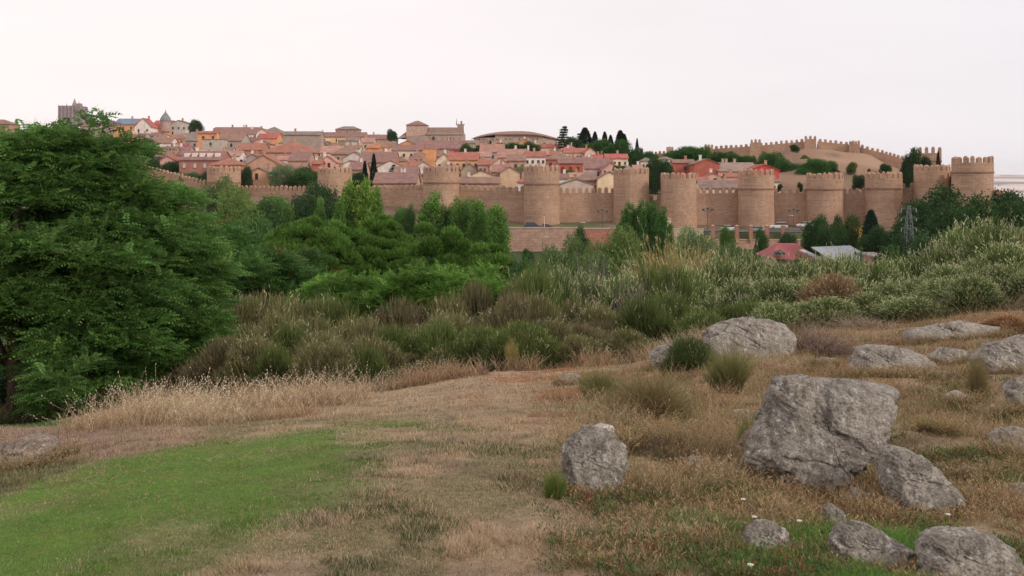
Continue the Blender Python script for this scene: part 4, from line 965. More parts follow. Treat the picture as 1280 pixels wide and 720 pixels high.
def crown_cedar(H, W, rs, n, leaf, col, tiers=9):
    parts = []
    for i in range(tiers):
        z = H * (.25 + .72 * i / (tiers - 1)); R = W * .5 * (1 - .8 * (i / (tiers - 1)) ** 1.2)
        for j in range(7):
            a = rs.rand() * 2 * math.pi; Rj = R * rs.uniform(.6, 1.05); m = max(12, int(n / tiers / 7)); t = rs.rand(m) ** .6
            p = np.stack([Rj * t * math.cos(a) + rs.normal(size=m) * W * .035, Rj * t * math.sin(a) + rs.normal(size=m) * W * .035, z - .1 * Rj * t + rs.normal(size=m) * H * .012], 1)
            ax = unit(np.array([math.cos(a), math.sin(a), -.05])[None, :] + rdir(rs, m) * .8); parts.append(leaves(p, ax, leaf * (.6 + .8 * rs.rand(m)), leaf * .35, vary(rs, col, m, .3), rs))
    return cat(parts), [(0, 0, H * .5, W * .2, W * .2, H * .2)]
def crown_pine(H, W, D_, rs, n, leaf, col, flat=.35, nl=46, zc=.72, thick=.26):
    """stone pine: many dense tufted clumps; needles point up and outward"""
    parts = []; lobes = []
    for i in range(nl):
        a = i * 2.399; rr = math.sqrt((i + .5) / nl); x = W * .5 * rr * math.cos(a); y = D_ * .5 * rr * math.sin(a)
        dome = math.sqrt(max(0, 1 - rr * rr)); z = H * (zc + thick * dome * rs.uniform(.25 if flat > .6 else .6, 1) - flat * .25 * rr)
        s = W * rs.uniform(.06, .095); lobes.append((x, y, z, s, s, s * .85))
        m = n // nl; d = rdir(rs, m); d[:, 2] = np.abs(d[:, 2]) * 1.1 - .35; d = unit(d); p = np.array([x, y, z]) + d * np.array([s, s, s * .85]) * (.7 + .35 * rs.rand(m))[:, None]
        ax = unit(d * .8 + np.array([0, 0, .75]) + rdir(rs, m) * .45); g = vary(rs, col, m, .25); g *= (1 + .35 * (rs.rand() - .5))
        parts.append(leaves(p, ax, leaf * (.7 + .6 * rs.rand(m)), leaf * .16, g, rs))
        if i % 3 == 0:
            zz_ = z - H * .1 * rs.rand(); 
    return cat(parts), lobes
def fronds(p, dirs, L, rs, col, pairs=8, lw=.028, ll=.16, droop=.35, redfrac=0, cvar=.25):
    """pinnate leaves: p (N,3) bases, dirs (N,3) axes"""
    n = len(p); side = unit(np.cross(dirs, np.array([0, 0, 1.0]) + rdir(rs, n) * .35)); up = unit(np.cross(side, dirs))
    cc = vary(rs, col, n, cvar, .15); V = []; Fc = []; C = []; o = 0; parts = []
    if redfrac: cc[rs.rand(n) < redfrac] *= np.array([3.0, .55, .8])
    Lc = (L * (.7 + .6 * rs.rand(n)))[:, None]
    for k in range(pairs):
        t = (k + .7) / pairs; b = p + dirs * Lc * t - np.array([0, 0, 1.0]) * (Lc * droop * t * t)
        sz = math.sin(math.pi * (.18 + .72 * t)) 
        for s in (-1, 1):
            ax = unit(side * s * .9 + dirs * .45 - np.array([0, 0, .38 + .4 * t]) + rdir(rs, n) * .22)
            parts.append(leaves(b, ax, (Lc * ll / .5 * sz * .62).ravel(), (Lc * lw / .5 * .62 * 1.3).ravel(), cc * (1 + (rs.rand(n, 1) - .5) * .3), rs, side=unit(dirs + rdir(rs, n) * .35)))
    # stalk: a very slim leaf
    parts.append(leaves(p, unit(dirs - np.array([0, 0, droop * .5])), (Lc * .95).ravel(), .006, cc * .7, rs))
    return cat(parts)
def crown_frond(lobes, nros, rs, L, col, per=8, pairs=7, gap=.28, shell=.55, redros=0, layer=.0, padR=None, **kw):
    """leaf pads: domed sprays at the branch ends, with gaps of shade and sky between them"""
    padR = padR or L * 1.25; npad = max(6, nros // 17); c, cn, _ = lobes_pts(lobes, npad, rs, shell, gap * .9, rs.randint(99)); npad = len(c); q = max(4, int(nros / npad))
    R = padR * rs.uniform(.6, 1.35, npad); a = rs.rand(npad, q) * 6.28; rr = np.sqrt(rs.rand(npad, q)) * R[:, None]
    out = unit(cn * np.array([1, 1, .25]) + 1e-3); hs = np.stack([-out[:, 1], out[:, 0], out[:, 2] * 0], 1)
    p = c[:, None, :] + out[:, None, :] * (rr * np.cos(a))[:, :, None] * 1.15 + hs[:, None, :] * (rr * np.sin(a))[:, :, None]
    p[:, :, 2] += -.55 * (rr / R[:, None]) ** 2 * R[:, None] * .6 + rs.normal(size=(npad, q)) * .05
    nm = unit(((p - c[:, None, :]) * np.array([1, 1, .3]) / R[:, None, None] * .8 + cn[:, None, :] * .35 + np.array([0, 0, .35])).reshape(-1, 3)); p = p.reshape(-1, 3)
    tone = np.repeat(.75 + .5 * rs.rand(npad), q); n = len(p); a0 = rs.rand(n) * 6.28
    B = np.repeat(p, per, 0) + rs.normal(size=(n * per, 3)) * L * .12; NM = np.repeat(nm, per, 0); ang = np.repeat(a0, per) + np.tile(np.arange(per) * 2 * math.pi / per, n) + rs.normal(size=n * per) * .3
    d = unit(np.stack([np.cos(ang), np.sin(ang), .15 + .25 * rs.rand(n * per)], 1) + NM * 1.0)
    v, f, cc = fronds(B, d, L, rs, col, pairs, **kw); tt = np.repeat(tone, per)          # every frond carries (2*pairs+1) leaves of 4 vertices, leaf-major
    cc = cc * np.repeat(np.tile(tt, 2 * pairs + 1), 4)[:, None]; parts = [(v, f, cc)]
    if redros:
        k = int(n * redros); i = rs.choice(n, k, replace=False); i = i[nm[i, 2] > .1]; q_ = np.repeat(p[i] + nm[i] * L * .4 + np.array([0, 0, L * .25]), 20, 0) + rs.normal(size=(len(i) * 20, 3)) * L * .14
        parts.append(leaves(q_, unit(rdir(rs, len(q_)) + np.array([0, 0, .6])), L * .18, L * .04, vary(rs, (.26, .11, .05), len(q_), .3), rs))
    return cat(parts)

GRN = (.075, .150, .042)
def base_at(px, D, sink=.15):
    g = ground_point(px, D); return (g.x, g.y, g.z - sink)
def plob(px, py, rx, ry, D, D0, px0, z0, dD=0, deep=1.0):
    """ellipsoid lobe given by its photo outline; coordinates relative to the tree base"""
    x = (px - 640) / F * (D0 + dD); z = (H0 - py) / F * (D0 + dD); X0 = (px0 - 640) / F * D0
    a = rx / F * (D0 + dD); c = ry / F * (D0 + dD); return (x - X0, dD, z - z0, a, a * deep, c)

# ---- the big dark ash-leaved trees on the left
def big_tree(px0, D0, lobs, label, nros, seed, L=.66, col=(.12, .235, .056), r0=.16, trunk_top=None, group='big feathery-leaved trees on the left', shell=.5, gap=.42, bark=(.9, .75, .7)):
    rs = RS(seed); bx, by, bz = base_at(px0, D0); lobes = [plob(a, b, c, d, D0, D0, px0, bz, e) for (a, b, c, d, e) in lobs]
    cr = crown_frond(lobes, nros, rs, L, col, per=8, pairs=7, gap=gap, shell=shell, droop=.42, cvar=.3)
    mb = MB(); H = max(l[2] for l in lobes) ; limb_mesh(H, lobes, r0, rs, mb, lean=.25, top=.9, seg=10)
    return tree_obj('ash_tree', label, 'tree', (bx, by, bz), cr, mb, group, bark=bark)
big_tree(18, 29.5, [(8, 235, 62, 50, .5), (-60, 330, 85, 90, 1), (25, 325, 70, 50, -.5), (10, 368, 55, 30, -.5), (-70, 380, 60, 36, 0), (-70, 230, 60, 50, 0)], 'big dark feathery tree with a thick trunk at the left edge', 1500, 1, r0=.21)
big_tree(105, 31.5, [(96, 208, 58, 38, 0), (138, 238, 26, 34, .5), (100, 262, 80, 52, -.5), (110, 340, 88, 58, -1), (140, 418, 82, 58, -1.4), (70, 300, 60, 50, 1), (164, 292, 34, 42, -.5), (70, 395, 34, 26, -.6), (58, 200, 38, 24, 0), (20, 198, 34, 24, 0), (92, 182, 32, 20, 0), (155, 462, 62, 24, -.6)], 'tallest dark feathery tree, its slim trunk second from the left', 2900, 2, r0=.11)
big_tree(205, 33, [(204, 300, 34, 42, 0), (208, 350, 46, 46, 0), (200, 410, 58, 48, -1), (232, 398, 34, 38, 0), (190, 455, 60, 36, -1.2), (205, 262, 30, 28, 0), (228, 330, 34, 30, .5)], 'dark feathery tree filling the right side of the left clump, over tall dry grass', 1700, 3, r0=.09)
t_ = big_tree(66, 27.5, [(68, 482, 30, 28, 0), (52, 470, 22, 18, 0), (80, 462, 22, 14, 0), (64, 505, 22, 14, 0)], 'small bright sapling between the two left trunks', 230, 4, L=.45, col=(.12, .23, .06), r0=.03, group=None)
# ---- sumac thicket with rusty seed heads
def frond_tree(px0, D0, lobs, name, label, nros, seed, L, col, group, redros=0, r0=.1, pairs=6, per=7):
    rs = RS(seed); bx, by, bz = base_at(px0, D0); lobes = [plob(a, b, c, d, D0, D0, px0, bz, e) for (a, b, c, d, e) in lobs]
    cr = crown_frond(lobes, nros, rs, L, col, per=per, pairs=pairs, gap=.28, shell=.55, redros=redros, droop=.35)
    mb = MB(); H = max(l[2] for l in lobes); limb_mesh(H, lobes, r0, rs, mb, lean=.3, top=.8, seg=6)
    return tree_obj(name, label, 'tree', (bx, by, bz), cr, mb, group)
frond_tree(300, 50, [(282, 318, 40, 32, 0), (315, 335, 36, 34, -1), (270, 365, 38, 40, -1), (320, 385, 40, 34, -1)], 'tree_of_heaven', 'green tree with rusty seed heads next right of the big dark trees', 800, 11, .8, (.075, .165, .04), 'seed-bearing trees on the slope', .06)
frond_tree(352, 52, [(350, 345, 38, 26, 0), (375, 365, 26, 24, -1), (340, 375, 40, 30, -1.5)], 'tree_of_heaven', 'lower green tree with rusty seed heads left of the umbrella pine trunk', 600, 12, .8, (.07, .155, .04), 'seed-bearing trees on the slope', .05)
frond_tree(240, 46, [(255, 300, 34, 34, 0), (270, 340, 34, 34, 0), (262, 400, 30, 34, 0)], 'tree_of_heaven', 'lighter green tree peeping out behind the big dark trees', 450, 13, .75, (.085, .18, .045), 'seed-bearing trees on the slope', .02)
# ---- bright green low trees in the middle
BR = (.14, .27, .05)
frond_tree(430, 41, [(425, 385, 44, 26, 0), (450, 362, 34, 20, 0), (395, 375, 26, 18, .6), (440, 410, 36, 20, -1)], 'locust_tree', 'bright green low tree at the left of the middle row, below the pines', 620, 21, .62, BR, 'bright green low trees', 0, .07)
frond_tree(508, 40, [(500, 372, 44, 28, 0), (530, 358, 30, 22, 0), (480, 392, 36, 24, -.6), (525, 388, 34, 22, -.5)], 'locust_tree', 'bright green low tree in the middle of the middle row, below the pines', 640, 22, .62, BR, 'bright green low trees', 0, .07)
frond_tree(575, 40.5, [(572, 366, 36, 26, 0), (600, 372, 30, 24, -.3), (560, 385, 34, 20, -.5)], 'locust_tree', 'bright green low tree second from the right in the middle row', 480, 23, .62, BR, 'bright green low trees', 0, .07)
frond_tree(628, 42, [(625, 374, 26, 20, 0), (640, 382, 20, 14, 0), (610, 385, 24, 16, -.4)], 'locust_tree', 'bright green low tree at the right end of the middle row', 300, 24, .6, BR, 'bright green low trees', 0, .05)
# ---- pines
def pine(px0, D0, pytop, wpx, dpt, label, seed, nl, n, zc, thick, flat, r0=.28, col=(.115, .225, .042)):
    rs = RS(seed); bx, by, bz = base_at(px0, D0); H = (H0 - pytop) / F * D0 - bz; W = wpx / F * D0
    cr, lobes = crown_pine(H, W, dpt, rs, n, .34, col, flat, nl, zc, thick)
    mb = MB(); limb_mesh(H, lobes[::4], r0, rs, mb, lean=.2, top=.8, seg=8)
    return tree_obj('stone_pine', label, 'tree', (bx, by, bz), cr, mb, 'stone pines in the valley', bark=(2.2, 1.5, 1.3))
pine(392, 82, 268, 150, 10, 'umbrella pine with a bare reddish trunk, left of the pine group', 31, 90, 52000, .70, .28, .35)
pine(476, 84, 268, 110, 8, 'dark umbrella pine in the centre of the pine group', 32, 80, 44000, .70, .28, .4)
pine(545, 74, 272, 150, 9, 'broad tufted pine right of centre in the pine group', 33, 120, 66000, .60, .38, .95)
pine(612, 72, 285, 110, 8, 'lower tufted pine at the right end of the pine group', 34, 90, 44000, .54, .42, 1.2)
pine(500, 70, 300, 90, 7, 'low tufted pine in front, between the pine group and the bright trees', 35, 60, 30000, .5, .4, 1.2)

# ---- prototypes for distant trees, copied into place
def proto(name, H, W, maker, seed, group_col, bark=(1, 1, 1), r0=.2, **kw):
    rs = RS(seed); cr, lobes = maker(H, W, rs, **kw); mb = MB(); limb_mesh(H, lobes[:5], r0, rs, mb, top=.7, seg=5, kids=len(lobes) > 2)
    t = tree_obj(name, 'prototype', 'tree', (0, 0, 0), cr, mb, bark=bark); t['_H'] = H; t['_W'] = W; return t
DK = (.032, .066, .030)
PR = dict(
    rnd=[proto('leafy_tree', 10, 9, crown_round, 100 + i, None, n=15000, leaf=.38, col=GRN, tall=1.1, gap=.3) for i in range(3)],
    wil=[proto('willow_tree', 8, 9, crown_round, 110 + i, None, n=16000, leaf=.28, col=(.105, .160, .056), lobn=12, gap=.2, shell=.7, zlo=.05) for i in range(2)],
    pop=[proto('poplar_tree', 12, 4.6, crown_tall, 120 + i, None, n=9000, leaf=.36, col=(.085, .17, .045)) for i in range(3)],
    cyp=[proto('cypress_tree', 12, 2.4, crown_column, 130, None, n=5200, leaf=.34, col=(.022, .048, .026), gap=.1, power=.5)],
    _c=[proto('columnar_poplar', 12, 10, crown_column, 140, None, n=30000, leaf=.36, col=(.075, .15, .05), cols=9, power=.72, expo=.35, gap=.22)],
    ced=[proto('cedar_tree', 13, 11, crown_cedar, 150 + i, None, n=6500, leaf=.5, col=(.025, .05, .034)) for i in range(2)])
USED = set()
def put(kind, px, pytop, wpx, D, label, group, tint=(1, 1, 1), var=None, pybase=None, catg=None):
    ps = PR[kind]; p = ps[(var if var is not None else int(px * 7)) % len(ps)]
    g = ground_point(px, D); zb = g.z - .2 if pybase is None else (H0 - pybase) / F * D
    H = (H0 - pytop) / F * D - zb; W = wpx / F * D
    if H < .5: H = .5
    s = W / p['_W']; o = dup(p, (g.x, g.y, zb), rz=(px * 1.7) % 6.28 if kind != 'col' else 0, scale=(s, s, H / p['_H']), label=label, group=group)
    for c in o.children:
        if c.get('tint'): c.color = (*tint, 1)
    return o
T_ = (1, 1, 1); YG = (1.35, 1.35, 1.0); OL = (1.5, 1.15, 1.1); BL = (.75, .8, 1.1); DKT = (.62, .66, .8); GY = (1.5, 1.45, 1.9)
kind_ok = lambda k: k == 'rnd'
VAL = 'trees in the valley below the rampart'
VT = [ # kind, px, top row, width, distance, label, tint
 ('wil', 270, 228, 54, 245, 'rounded mid-green tree below the first rampart tower, left one', T_), ('wil', 297, 240, 46, 235, 'weeping tree below the first rampart tower, right one', YG), ('rnd', 330, 250, 40, 240, 'mid-green tree below the curtain right of the first tower', T_),
 ('rnd', 350, 247, 34, 245, 'green tree below the middle of the second curtain', YG), ('rnd', 385, 238, 40, 250, 'dark bushy tree just left of the second rampart tower foot', DKT), ('rnd', 408, 236, 30, 252, 'dark tree in front of the second rampart tower', DKT),
 ('pop', 400, 248, 16, 235, 'small light poplar left of the tall bright poplar', YG), ('pop', 437, 224, 24, 235, 'tall bright yellow-green poplar in front of the second tower, left stem', (1.7, 1.5, 1.0)), ('pop', 455, 222, 28, 234, 'tall bright yellow-green poplar right of the second tower, middle stem', (1.9, 1.6, 1.0)), ('pop', 470, 232, 20, 236, 'bright poplar right of the second tower, right stem', (1.6, 1.4, 1.0)), ('pop', 425, 245, 16, 232, 'slim pale poplar at the foot of the second tower', YG),
 ('rnd', 500, 262, 26, 240, 'low light green tree below the third curtain', YG), ('pop', 513, 255, 14, 238, 'thin poplar left of the third tower foot', T_), ('pop', 540, 240, 34, 236, 'pointed green poplar at the foot of the third tower', YG), ('rnd', 560, 258, 18, 238, 'small green tree under the third tower', T_),
 ('rnd', 578, 250, 32, 234, 'rounded green tree right of the third tower foot', YG), ('pop', 598, 252, 24, 230, 'poplar above the pines, third from the right', YG), ('rnd', 608, 262, 20, 228, 'poplar above the pines, second from the right', YG), ('pop', 622, 258, 28, 222, 'rightmost poplar above the pines beside the brick retaining wall', YG),
 ('rnd', 660, 312, 16, 210, 'small bush at the foot of the brick retaining wall', DKT), 
 ('pop', 783, 253, 19, 225, 'first upright poplar from the left in the dense clump between the fifth and sixth towers', (.8, .95, .85)), ('pop', 792, 255, 19, 226, 'second upright poplar from the left in the dense clump between the fifth and sixth towers', (.8, .95, .85)), ('pop', 801, 250, 19, 225, 'third upright poplar from the left in the dense clump between the fifth and sixth towers', (.8, .95, .85)), ('pop', 810, 252, 19, 226, 'fourth upright poplar from the left in the dense clump between the fifth and sixth towers', (.8, .95, .85)), ('pop', 819, 253, 19, 225, 'fifth upright poplar from the left in the dense clump between the fifth and sixth towers', (.8, .95, .85)), ('pop', 828, 258, 19, 226, 'sixth upright poplar from the left in the dense clump between the fifth and sixth towers', (.8, .95, .85)), ('pop', 838, 280, 12, 222, 'small poplar right of the columnar clump', T_), ('rnd', 775, 283, 18, 240, 'small grey-green tree left of the columnar clump', GY),
 ('wil', 700, 315, 66, 150, 'low willow thicket left of the rounded willow', (.95, 1, 1)), ('wil', 685, 335, 60, 130, 'broad willow at the left of the willow row', (1, 1, .95)), ('wil', 722, 300, 44, 160, 'rounded willow below the red retaining wall, left', T_), ('wil', 765, 296, 76, 138, 'big rounded willow below the red retaining wall', (1.15, 1.1, .9)), ('wil', 735, 325, 70, 128, 'willow in front of the big rounded willow', T_), ('rnd', 730, 292, 22, 175, 'dark round tree rising behind the rounded willow', DKT),
 ('wil', 800, 330, 56, 122, 'darker willow between the big rounded willow and the orange reed clump', (.8, .85, .95)), ('wil', 870, 290, 60, 180, 'grey-green willow under the cream parapet', GY), ('wil', 885, 305, 70, 150, 'broad grey-green willow right of the orange reed clump', (1.1, 1.1, 1.2)), ('wil', 922, 310, 56, 145, 'grey-green willow below the parking lot', (1.1, 1.1, 1.2)), ('rnd', 908, 285, 20, 222, 'bright green tree standing before the parking lot, left', YG), ('rnd', 952, 290, 17, 224, 'green tree standing before the parking lot, right', T_),
 ('wil', 938, 329, 50, 125, 'bushy willow in front of the red pavilion roof', (.9, .95, .9)), ('wil', 1006, 325, 34, 130, 'bushy green tree between the red pavilion and the scrub', (1.1, 1.1, .9)), ('rnd', 984, 293, 24, 226, 'dark conifer-like tree left of the dark tree group', DKT),
 ('rnd', 1020, 272, 34, 212, 'dark tree left in the group behind the grey shed', (.6, .7, .75)), ('rnd', 1040, 284, 40, 205, 'dark tree over the grey shed roof', (.6, .66, .7)), ('rnd', 1060, 276, 32, 214, 'brownish green tree in the group behind the grey shed', (.95, .8, .8)), ('rnd', 1045, 276, 20, 218, 'small dark tree in the middle of the group behind the shed', DKT), ('rnd', 1090, 290, 36, 200, 'dark tree between the shed and the pylon', DKT),
 ('cyp', 1092, 264, 26, 235, 'blue-grey conifer at the foot of the ninth tower', (1.6, 1.6, 1.9)), ('rnd', 1120, 285, 34, 195, 'dark tree right behind the pylon', DKT),
 ('rnd', 1150, 262, 50, 190, 'big dark green tree right of the pylon, left of its group', (.5, .58, .6)), ('rnd', 1168, 246, 62, 200, 'tall dark green tree below the tenth tower', (.5, .58, .58)), ('rnd', 1190, 262, 60, 175, 'big dark green tree in front of the corner tower, left', (.48, .56, .56)), ('rnd', 1222, 256, 54, 190, 'big green tree in front of the corner tower', (.6, .68, .6)), ('rnd', 1252, 262, 44, 200, 'green tree right of the corner tower foot', (.6, .68, .6)), ('rnd', 1262, 240, 44, 260, 'rounded dark tree on the horizon at the right edge', (.5, .58, .6)), ('rnd', 1290, 250, 50, 200, 'dark tree at the extreme right edge below the horizon', (.5, .58, .6)), ('rnd', 1245, 250, 24, 280, 'small tree below the far red-roofed house', DKT),
 ('rnd', 1135, 300, 60, 150, 'dark tree behind the pale scrub beside the pylon foot', DKT), ('rnd', 1185, 295, 70, 140, 'dark tree above the scrub right of the pylon foot', DKT), ('rnd', 1235, 290, 70, 150, 'dark tree rising behind the tall pale scrub at right', DKT), ('rnd', 1275, 285, 60, 160, 'dark tree behind the tall pale scrub at the right edge', DKT),
 ('rnd', 240, 262, 44, 200, 'green tree half hidden behind the big dark trees', T_), ('rnd', 205, 258, 44, 210, 'green tree behind the right crown of the big dark trees', T_), ('rnd', 320, 275, 40, 150, 'green tree left of the umbrella pine', T_), ('rnd', 650, 325, 36, 110, 'green tree just right of the lower tufted pine', T_), ('rnd', 345, 300, 60, 100, 'mid-green tree under the left side of the umbrella pine', T_), ('wil', 660, 350, 50, 95, 'olive willow below the right end of the pines', T_),
 ('rnd', 40, 448, 90, 40, 'shadowy undergrowth behind the thick left trunk', (.3, .34, .4)), ('rnd', -20, 430, 90, 44, 'shadowy tree at the extreme left behind the thick trunk', (.3, .34, .4)), ('rnd', 95, 445, 80, 42, 'shadowy undergrowth behind the slim second trunk', (.3, .34, .4)),  # added dark fill; leaf tint darkened to paint the shade behind the trunks
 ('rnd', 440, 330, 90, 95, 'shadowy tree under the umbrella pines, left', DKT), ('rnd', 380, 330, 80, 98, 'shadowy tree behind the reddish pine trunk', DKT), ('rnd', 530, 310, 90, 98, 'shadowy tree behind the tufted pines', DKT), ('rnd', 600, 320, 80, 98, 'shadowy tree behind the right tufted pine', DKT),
 ('wil', 1020, 336, 44, 75, 'leafy bush below the lean-to roof at the edge of the scrub', (1.0, 1.05, .8)), ('wil', 1060, 328, 60, 70, 'leafy bush below the metal shed at the edge of the scrub', (1.1, 1.1, .85)), ('wil', 1108, 326, 54, 80, 'leafy bush below the brick outhouse', (1.0, 1.05, .8)), ('wil', 845, 345, 60, 90, 'green bush behind the orange reed clump', (.9, 1, .8)), ('wil', 890, 334, 66, 85, 'green bush behind the pale scrub left of the pavilion', (.95, 1, .85)),
]
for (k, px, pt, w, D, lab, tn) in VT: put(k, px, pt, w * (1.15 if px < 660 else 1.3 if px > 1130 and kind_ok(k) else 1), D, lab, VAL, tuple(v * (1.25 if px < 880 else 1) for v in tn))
TWN = 'trees inside the town'
TT = [('rnd', 246, 150.5, 17, 520, 'round dark tree on the skyline right of the grey classical building', DKT, 172), ('wil', 352, 208, 38, 330, 'grey-green bush behind the merlons left of the second tower, left one', GY, 238), ('rnd', 382, 212, 40, 328, 'dark green bush behind the merlons left of the second tower, right one', (.8, .9, .7), 238), ('rnd', 308, 209, 16, 332, 'dark bush just right of the first tower top', DKT, 236),
 ('rnd', 212, 203, 30, 372, 'dark tree behind the left curtain wall', DKT, 228), ('rnd', 185, 198, 46, 378, 'dark green bushy tree above the left curtain wall', (.75, .85, .75), 230), ('rnd', 178, 178, 34, 395, 'tall dark tree between the big tree and the stepped red roofs', DKT, 215), ('rnd', 240, 216, 26, 345, 'grey-green bush in front of the dormered building, left', GY, 236), ('rnd', 256, 217, 16, 344, 'dark bush in front of the dormered building, right', DKT, 236), ('rnd', 225, 216, 14, 346, 'olive bush at the left of the dormered building foot', GY, 236),
 ('cyp', 456.5, 202, 9, 335, 'shorter of the two slim cypresses by the second tower', T_, 240), ('cyp', 467.5, 193, 10, 332, 'taller of the two slim cypresses by the second tower', T_, 240), ('rnd', 447, 216, 20, 330, 'dark bush left of the shorter cypress', DKT, 240), ('ced', 492, 206, 18, 345, 'small conifer amid roofs right of the cypresses', (1.2, 1.5, 1.1), 224),
 ('rnd', 490, 163, 12, 530, 'round bush on the ridge left of the church', DKT, 175), ('rnd', 583, 182, 20, 430, 'round dark green tree above the red-roofed balcony house, left', (.7, .9, .8), 200), ('rnd', 598, 184, 16, 432, 'round dark green tree above the red-roofed balcony house, right', (.6, .8, .75), 200), ('rnd', 645, 179, 26, 470, 'dark green tree below the convent, left', (.65, .85, .75), 195), ('rnd', 664, 179, 24, 468, 'dark green tree below the convent, right', (.6, .8, .7), 195), ('rnd', 630, 180, 18, 468, 'small green tree at the left of the trees below the convent', (.65, .85, .75), 195), ('rnd', 408, 181, 7, 450, 'tiny bush among the roofs below the skyline stone block', DKT, 188),
 ('rnd', 585, 210, 18, 380, 'small bright bush under the balcony house', YG, 222), ('rnd', 603, 211, 14, 380, 'small bush right of the balcony house', YG, 222), ('rnd', 620, 219, 8, 340, 'bush at the right of the low cream gable', T_, 228), ('wil', 650, 208, 14, 345, 'pale flowering bush left of the fourth tower', (2.6, 2.0, 3.0), 224), ('rnd', 710, 213, 18, 350, 'round green tree right of the fourth tower top', (.85, 1, .8), 230),
 ('ced', 705, 158, 24, 500, 'spreading dark cedar on the skyline, leftmost', T_, 190), ('cyp', 729, 160, 20, 498, 'dark pointed conifer right of the leftmost cedar', T_, 190), ('ced', 726, 167, 26, 502, 'dark cedar behind the pointed conifer', T_, 190), ('cyp', 745, 165, 10, 496, 'slim dark conifer in the middle of the skyline group', T_, 190), ('cyp', 755, 165, 10, 497, 'second slim dark conifer in the middle of the skyline group', T_, 190), ('rnd', 716, 172, 24, 495, 'dark rounded tree at the cedars foot', DKT, 192), ('cyp', 762, 169, 9, 498, 'short dark conifer left of the broad one', T_, 190), ('cyp', 773, 163.5, 17, 490, 'broad dark conifer on the skyline', T_, 195), ('cyp', 782, 168, 11, 489, 'dark conifer leaning right of the broad one', T_, 195), ('cyp', 797, 173, 4.5, 470, 'single thin cypress beside the tiny turret', T_, 190),
 ('rnd', 750, 175, 26, 480, 'mid-green tree in front of the slim dark conifers', (.75, 1, .7), 198), ('rnd', 772, 178, 34, 460, 'big round green tree below the broad dark conifer', (.7, .95, .7), 205), ('rnd', 794, 186, 26, 430, 'dark green tree right of the cream house', (.65, .85, .7), 210), ('rnd', 735, 180, 22, 478, 'green tree between the cedars and the round tree', (.75, 1, .7), 198),
 ('rnd', 822, 199, 28, 335, 'dense dark tree between the fifth and sixth towers, left', DKT, 245), ('rnd', 834, 202, 18, 333, 'dense dark tree between the fifth and sixth towers, right', DKT, 245), ('rnd', 812, 190, 22, 430, 'green tree left of the hillside grove', (.8, 1, .75), 208),
 ('rnd', 850, 186, 40, 435, 'green tree of the hillside grove, leftmost', (.8, 1, .7), 210), ('rnd', 872, 184, 36, 432, 'bright green tree of the hillside grove below the hill wall', (.85, 1.15, .7), 208), ('rnd', 905, 190, 32, 420, 'dark green tree of the hillside grove behind the grey roof', (.65, .85, .7), 210), ('rnd', 922, 194, 30, 415, 'green tree of the hillside grove behind the long grey roof', (.8, 1, .7), 212), ('rnd', 935, 195, 22, 412, 'small green tree left of the tree over the red gable', (.8, 1, .7), 212), ('rnd', 962, 191, 34, 400, 'round dark green tree above the bright red gable', (.7, .95, .7), 222), ('rnd', 985, 202, 34, 380, 'green tree right of the bright red gable, left of two', (.7, .95, .7), 232), ('rnd', 1006, 208, 28, 370, 'green tree right of the bright red gable, right of two', (.75, 1, .7), 234),
 ('rnd', 1022, 199, 34, 372, 'bright green tree above the eighth tower', (.8, 1.1, .7), 222), ('rnd', 1035, 202, 24, 374, 'green tree above the right of the eighth tower', (.8, 1.1, .7), 222), ('rnd', 993, 181, 11, 410, 'small dark bush on the bare hill below the summit turret', DKT, 189), ('rnd', 1006, 195, 12, 400, 'olive bush on the bare hill', OL, 204), ('rnd', 1065, 203, 12, 370, 'bush on the hillside above the ninth curtain', OL, 217), ('rnd', 1107, 205, 14, 380, 'bush on the slope above the ninth tower', DKT, 216), ('rnd', 1073, 219, 16, 330, 'dark bush in the gap left of the ninth tower', DKT, 236), ('rnd', 1086, 211, 4, 320, 'little plant on the rim of the ninth tower', DKT, 216),
 ('rnd', 1141, 190, 24, 300, 'tall dark tree between the ninth and tenth towers', DKT, 232), ('rnd', 1133, 204, 18, 301, 'dark tree at the left of the tall tree by the tenth tower', DKT, 234), ('rnd', 1158, 196, 14, 300, 'dark tree rising before the keep', DKT, 222), ('cyp', 1173.5, 189, 5, 302, 'slim cypress in front of the square keep', T_, 215),
 ('rnd', 770, 207, 9, 294, 'weeds on the left of the fifth tower top', OL, 212), ('rnd', 779, 207.5, 8, 293, 'weeds on the middle of the fifth tower top', OL, 212), ('rnd', 1000, 229, 7, 296, 'small plants on the wall left of the eighth tower', DKT, 238), ('rnd', 975, 230, 6, 296, 'small plant on the wall right of the seventh tower', DKT, 238),
]
for (k, px, pt, w, D, lab, tn, pb) in TT: put(k, px, pt, w, D, lab, TWN, tn, pybase=pb + 2)
for ps in PR.values():
    for p in ps:
        for c in list(p.children): bpy.data.objects.remove(c)
        bpy.data.objects.remove(p)
